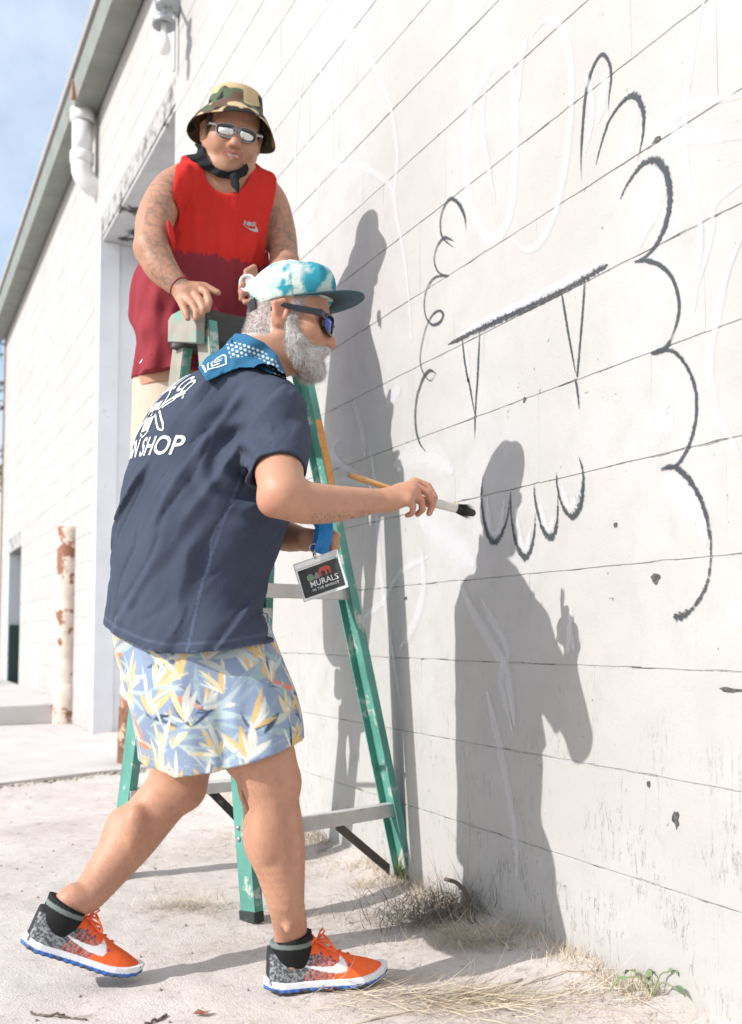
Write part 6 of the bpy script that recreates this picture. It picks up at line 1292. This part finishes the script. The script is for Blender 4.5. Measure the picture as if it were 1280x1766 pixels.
# loose straw and chaff over the dirt near the wall
n = 6500; a = np.c_[-np.abs(r.normal(0.0, 0.42, n)) - 0.02, r.uniform(1.3, 4.2, n)]; k = noise(np.c_[a * 4, np.full(n, 6.0)]) > 0.42; a = a[k]
tag(scatter('loose_straw', a, (0.015, 0.075), (0.0008, 0.0022), 0.004, 12), 'loose bits of straw scattered over the dusty ground by the wall', 'straw', kind='stuff')
def patch(px, py, sx, sy, n, L, lift, seed, name, label, cat_, cols=None, W=(0.0010, 0.0026), curl=0.6, dirb=None):
    c = G(px, py); q = np.random.default_rng(seed).normal(size=(n, 2)); p = c[:2] + q[:, :1] * (CR[:2] * sx) + q[:, 1:] * (CF[:2] * sy); p = p[p[:, 0] < -0.004]
    return tag(scatter(name, p, L, W, lift, seed, cols[:len(p)] if cols is not None else None, curl=curl, dirb=dirb), label, cat_)
patch(318, 1566, 0.075, 0.035, 520, (0.02, 0.07), 0.022, 21, 'straw_clump', 'small flat clump of dry straw on the dirt left of the near ladder leg', 'straw')
patch(650, 1528, 0.05, 0.05, 300, (0.02, 0.06), 0.015, 22, 'straw_clump', 'small dry straw tuft beside the ladder foot at the wall', 'straw')
dk = np.random.default_rng(3).uniform(0.5, 1.0, (2600, 1)) * np.array([[0.20, 0.17, 0.13]])
patch(745, 1590, 0.10, 0.05, 1000, (0.05, 0.16), 0.07, 23, 'dead_vine_heap', 'dark tangled heap of dead vines against the wall beyond the front shoe', 'dead vines', dk, (0.0012, 0.003), 1.1)
patch(815, 1632, 0.06, 0.05, 480, (0.05, 0.15), 0.04, 24, 'straw_heap', 'pale straw heap at the wall foot under the painter\'s shadow', 'straw')
patch(780, 1722, 0.16, 0.05, 620, (0.06, 0.22), 0.012, 25, 'straw_clump', 'long loose straw swept across the ground at the bottom edge', 'straw', None, (0.001, 0.0024), 0.35, CR * 1.6)
patch(560, 1455, 0.05, 0.06, 500, (0.03, 0.09), 0.04, 26, 'dead_grass_clump', 'dark dead grass clump at the wall behind the painter\'s front leg', 'dead grass', dk)
gc = np.random.default_rng(4).uniform(0.6, 1.1, (400, 1)) * np.array([[0.20, 0.30, 0.08]])
c = G(712, 1522); q = np.random.default_rng(8).normal(size=(70, 2)) * 0.018; p = c[:2] + q; p[:, 0] = np.minimum(p[:, 0], -0.008)
tag(scatter('grass_tuft', p, (0.05, 0.12), (0.002, 0.0045), 0, 31, gc[:70], m=M_grass, flat=False, curl=0.6), 'small green grass tuft growing at the right ladder foot', 'grass')
def leafy(px, py, n, seed, label, H=0.11):
    c = G(px, py); c[0] = min(c[0], -0.03); c[2] = gz(c[0], c[1]) ; e = empty('weed', tuple(c)); tag(e, label, 'weed'); rr = random.Random(seed); mb = MB()
    tops = []
    for i in range(n):
        a = rr.uniform(0, 6.28); tp = c + np.array([math.cos(a) * 0.05, math.sin(a) * 0.06, H * rr.uniform(0.5, 1.1)]); tp[0] = min(tp[0], -0.01); mb.tube(cat([c, (c + tp) / 2 + UP * 0.02, tp], 3), [0.002] * 7, 5); tops.append((tp, a))
    mb.build('stem', M_straw_stem, e)
    for tp, a in tops:
        d = nrm(np.array([math.cos(a), math.sin(a), rr.uniform(-0.2, 0.7)])); L = rr.uniform(0.035, 0.06); sd = nrm(np.cross(d, UP)); V = []; Fc = []
        for k in range(6):
            t = k / 5; w_ = 0.011 * math.sin(math.pi * (0.1 + 0.9 * t)) ** 0.8 * (1 - 0.15 * t) if k < 5 else 0.0005; p0 = tp + d * L * t - UP * 0.03 * t * t; V += [p0 - sd * w_ + UP * w_ * 0.3, p0, p0 + sd * w_ + UP * w_ * 0.3]
            for v in V[-3:]: v[0] = min(v[0], -0.004)
        for k in range(5): Fc += [(k * 3, k * 3 + 1, k * 3 + 4, k * 3 + 3), (k * 3 + 1, k * 3 + 2, k * 3 + 5, k * 3 + 4)]
        mesh_obj('leaf', V, Fc, M_weed, e, True)
M_straw_stem = mat('weed_stem', (0.22, 0.24, 0.12), 0.8); M_weed = mat('weed_leaf', (0.16, 0.25, 0.12), 0.55, var=0.25, vscale=30)
leafy(1140, 1738, 5, 4, 'broad leaved green weed sprouting at the wall foot in the lower right', 0.06)
def stick(pts, rad, name, label, cat_, m=M_twig):
    q = [G(x, y) for x, y in pts]; 
    for p in q: p[0] = min(p[0], -0.012); p[2] = gz(p[0], p[1]) + rad
    mb = MB(); mb.tube(cat(q, 5) + rng.normal(size=(5 * (len(q) - 1) + 1, 3)) * rad * 0.5, rad, 6); tag(mb.build(name, m, smooth=True), label, cat_)
M_reed = mat('reed', (0.50, 0.42, 0.32), 0.8, var=0.15, vscale=30)
stick([(560, 1775), (680, 1745), (800, 1715), (900, 1690)], 0.0028, 'reed', 'long pale reed lying on the ground along the bottom edge', 'reed', M_reed)
stick([(800, 1580), (850, 1620), (880, 1648)], 0.0045, 'reed', 'pale broad reed leaning from the heap toward the wall foot', 'reed', M_reed)
stick([(880, 1700), (1000, 1690), (1085, 1735)], 0.002, 'reed', 'thin straw stalk on the dirt near the leafy weed', 'reed', M_reed)
stick([(52, 1748), (80, 1753), (112, 1751)], 0.003, 'twig', 'short grey twig at the lower left corner', 'twig'); stick([(250, 1764), (272, 1757), (288, 1748)], 0.0032, 'twig', 'dark twig at the bottom edge below the rear shoe', 'twig'); stick([(98, 1755), (125, 1757), (150, 1760)], 0.0022, 'twig', 'thin twig beside the short grey one at lower left', 'twig')
q = [P(768, 1516, 3.02), P(790, 1524, 2.98), P(806, 1545, 2.94), P(815, 1580, 2.88), P(812, 1600, 2.85)]
mb = MB(); mb.tube(cat(q, 6), [0.006] * 25, 7); tag(mb.build('dead_vine', M_twig, smooth=True), 'dark curled vine stem arching out of the heap at the wall', 'dead vine')
M_rleaf = mat('brown_leaf', (0.28, 0.11, 0.08), 0.8)
for (px, py, lab, sc) in ((348, 1748, 'small reddish brown dead leaf near the bottom edge', 1.0), (565, 1712, 'tiny brown leaf at the front shoe sole', 0.8), (770, 1610, 'curled pale leaf on the dead vine heap', 0.9)):
    c = G(px, py); c[2] = gz(c[0], c[1]) + 0.004; V = [c + CR * x * sc + CF * y * sc + UP * z for x, y, z in ((-0.02, 0, 0.002), (-0.006, -0.011, 0.008), (0.010, -0.009, 0.004), (0.02, 0.002, 0.010), (0.006, 0.011, 0.003), (-0.010, 0.009, 0.009), (0, 0, 0))]
    tag(mesh_obj('dead_leaf', V, [(6, i, (i + 1) % 6) for i in range(6)], M_rleaf if px != 770 else M_reed), lab, 'leaf')
# grit and crumbs
def grit(name, n, area, smin_, smax, m, label, seed, catn='grit'):
    r = np.random.default_rng(seed); V = []; Fc = []
    base = np.array([(1, 0, 0), (-1, 0, 0), (0, 1, 0), (0, -1, 0), (0, 0, 1), (0, 0, -0.6)], float); fb = [(0, 2, 4), (2, 1, 4), (1, 3, 4), (3, 0, 4), (2, 0, 5), (1, 2, 5), (3, 1, 5), (0, 3, 5)]
    P_ = area(r, n); hz = ground_h(P_[:, 0], P_[:, 1]); P_ = np.c_[P_, hz]
    for i in range(n):
        s_ = smin_ + (smax - smin_) * r.random() ** 4; q = base * s_ * r.uniform(0.6, 1.3, (6, 3)); V += list(P_[i] + q); Fc += [tuple(k + 6 * i for k in t) for t in fb]
    tag(mesh_obj(name, V, np.array(Fc), m), label, catn, kind='stuff')
M_grit = mat('grit', (0.34, 0.30, 0.27), 0.9, var=0.4, vscale=60)
grit('gravel', 1500, lambda r, n: np.c_[r.uniform(-2.6, -0.02, n), 1.35 + 4.4 * r.random(n) ** 1.4], 0.0012, 0.008, M_grit, 'fine grit and small stones strewn over the dusty ground', 3, 'gravel')
def edge_area(r, n): t = r.random(n); return np.c_[-2.6 + 2.55 * t + r.normal(0, 0.02, n), 5.12 + 0.0 * t + np.interp(-2.6 + 2.55 * t, [-2.6, -1.0, -0.38, 0], [0.18, 0.70, 0.96, 1.04]) + r.normal(0, 0.035, n) - 0.02]
grit('debris', 420, edge_area, 0.004, 0.022, mat('debris', (0.30, 0.26, 0.21), 0.9, var=0.5, vscale=30), 'dry crumbs and dead leaves collected along the pavement edge', 4, 'debris')
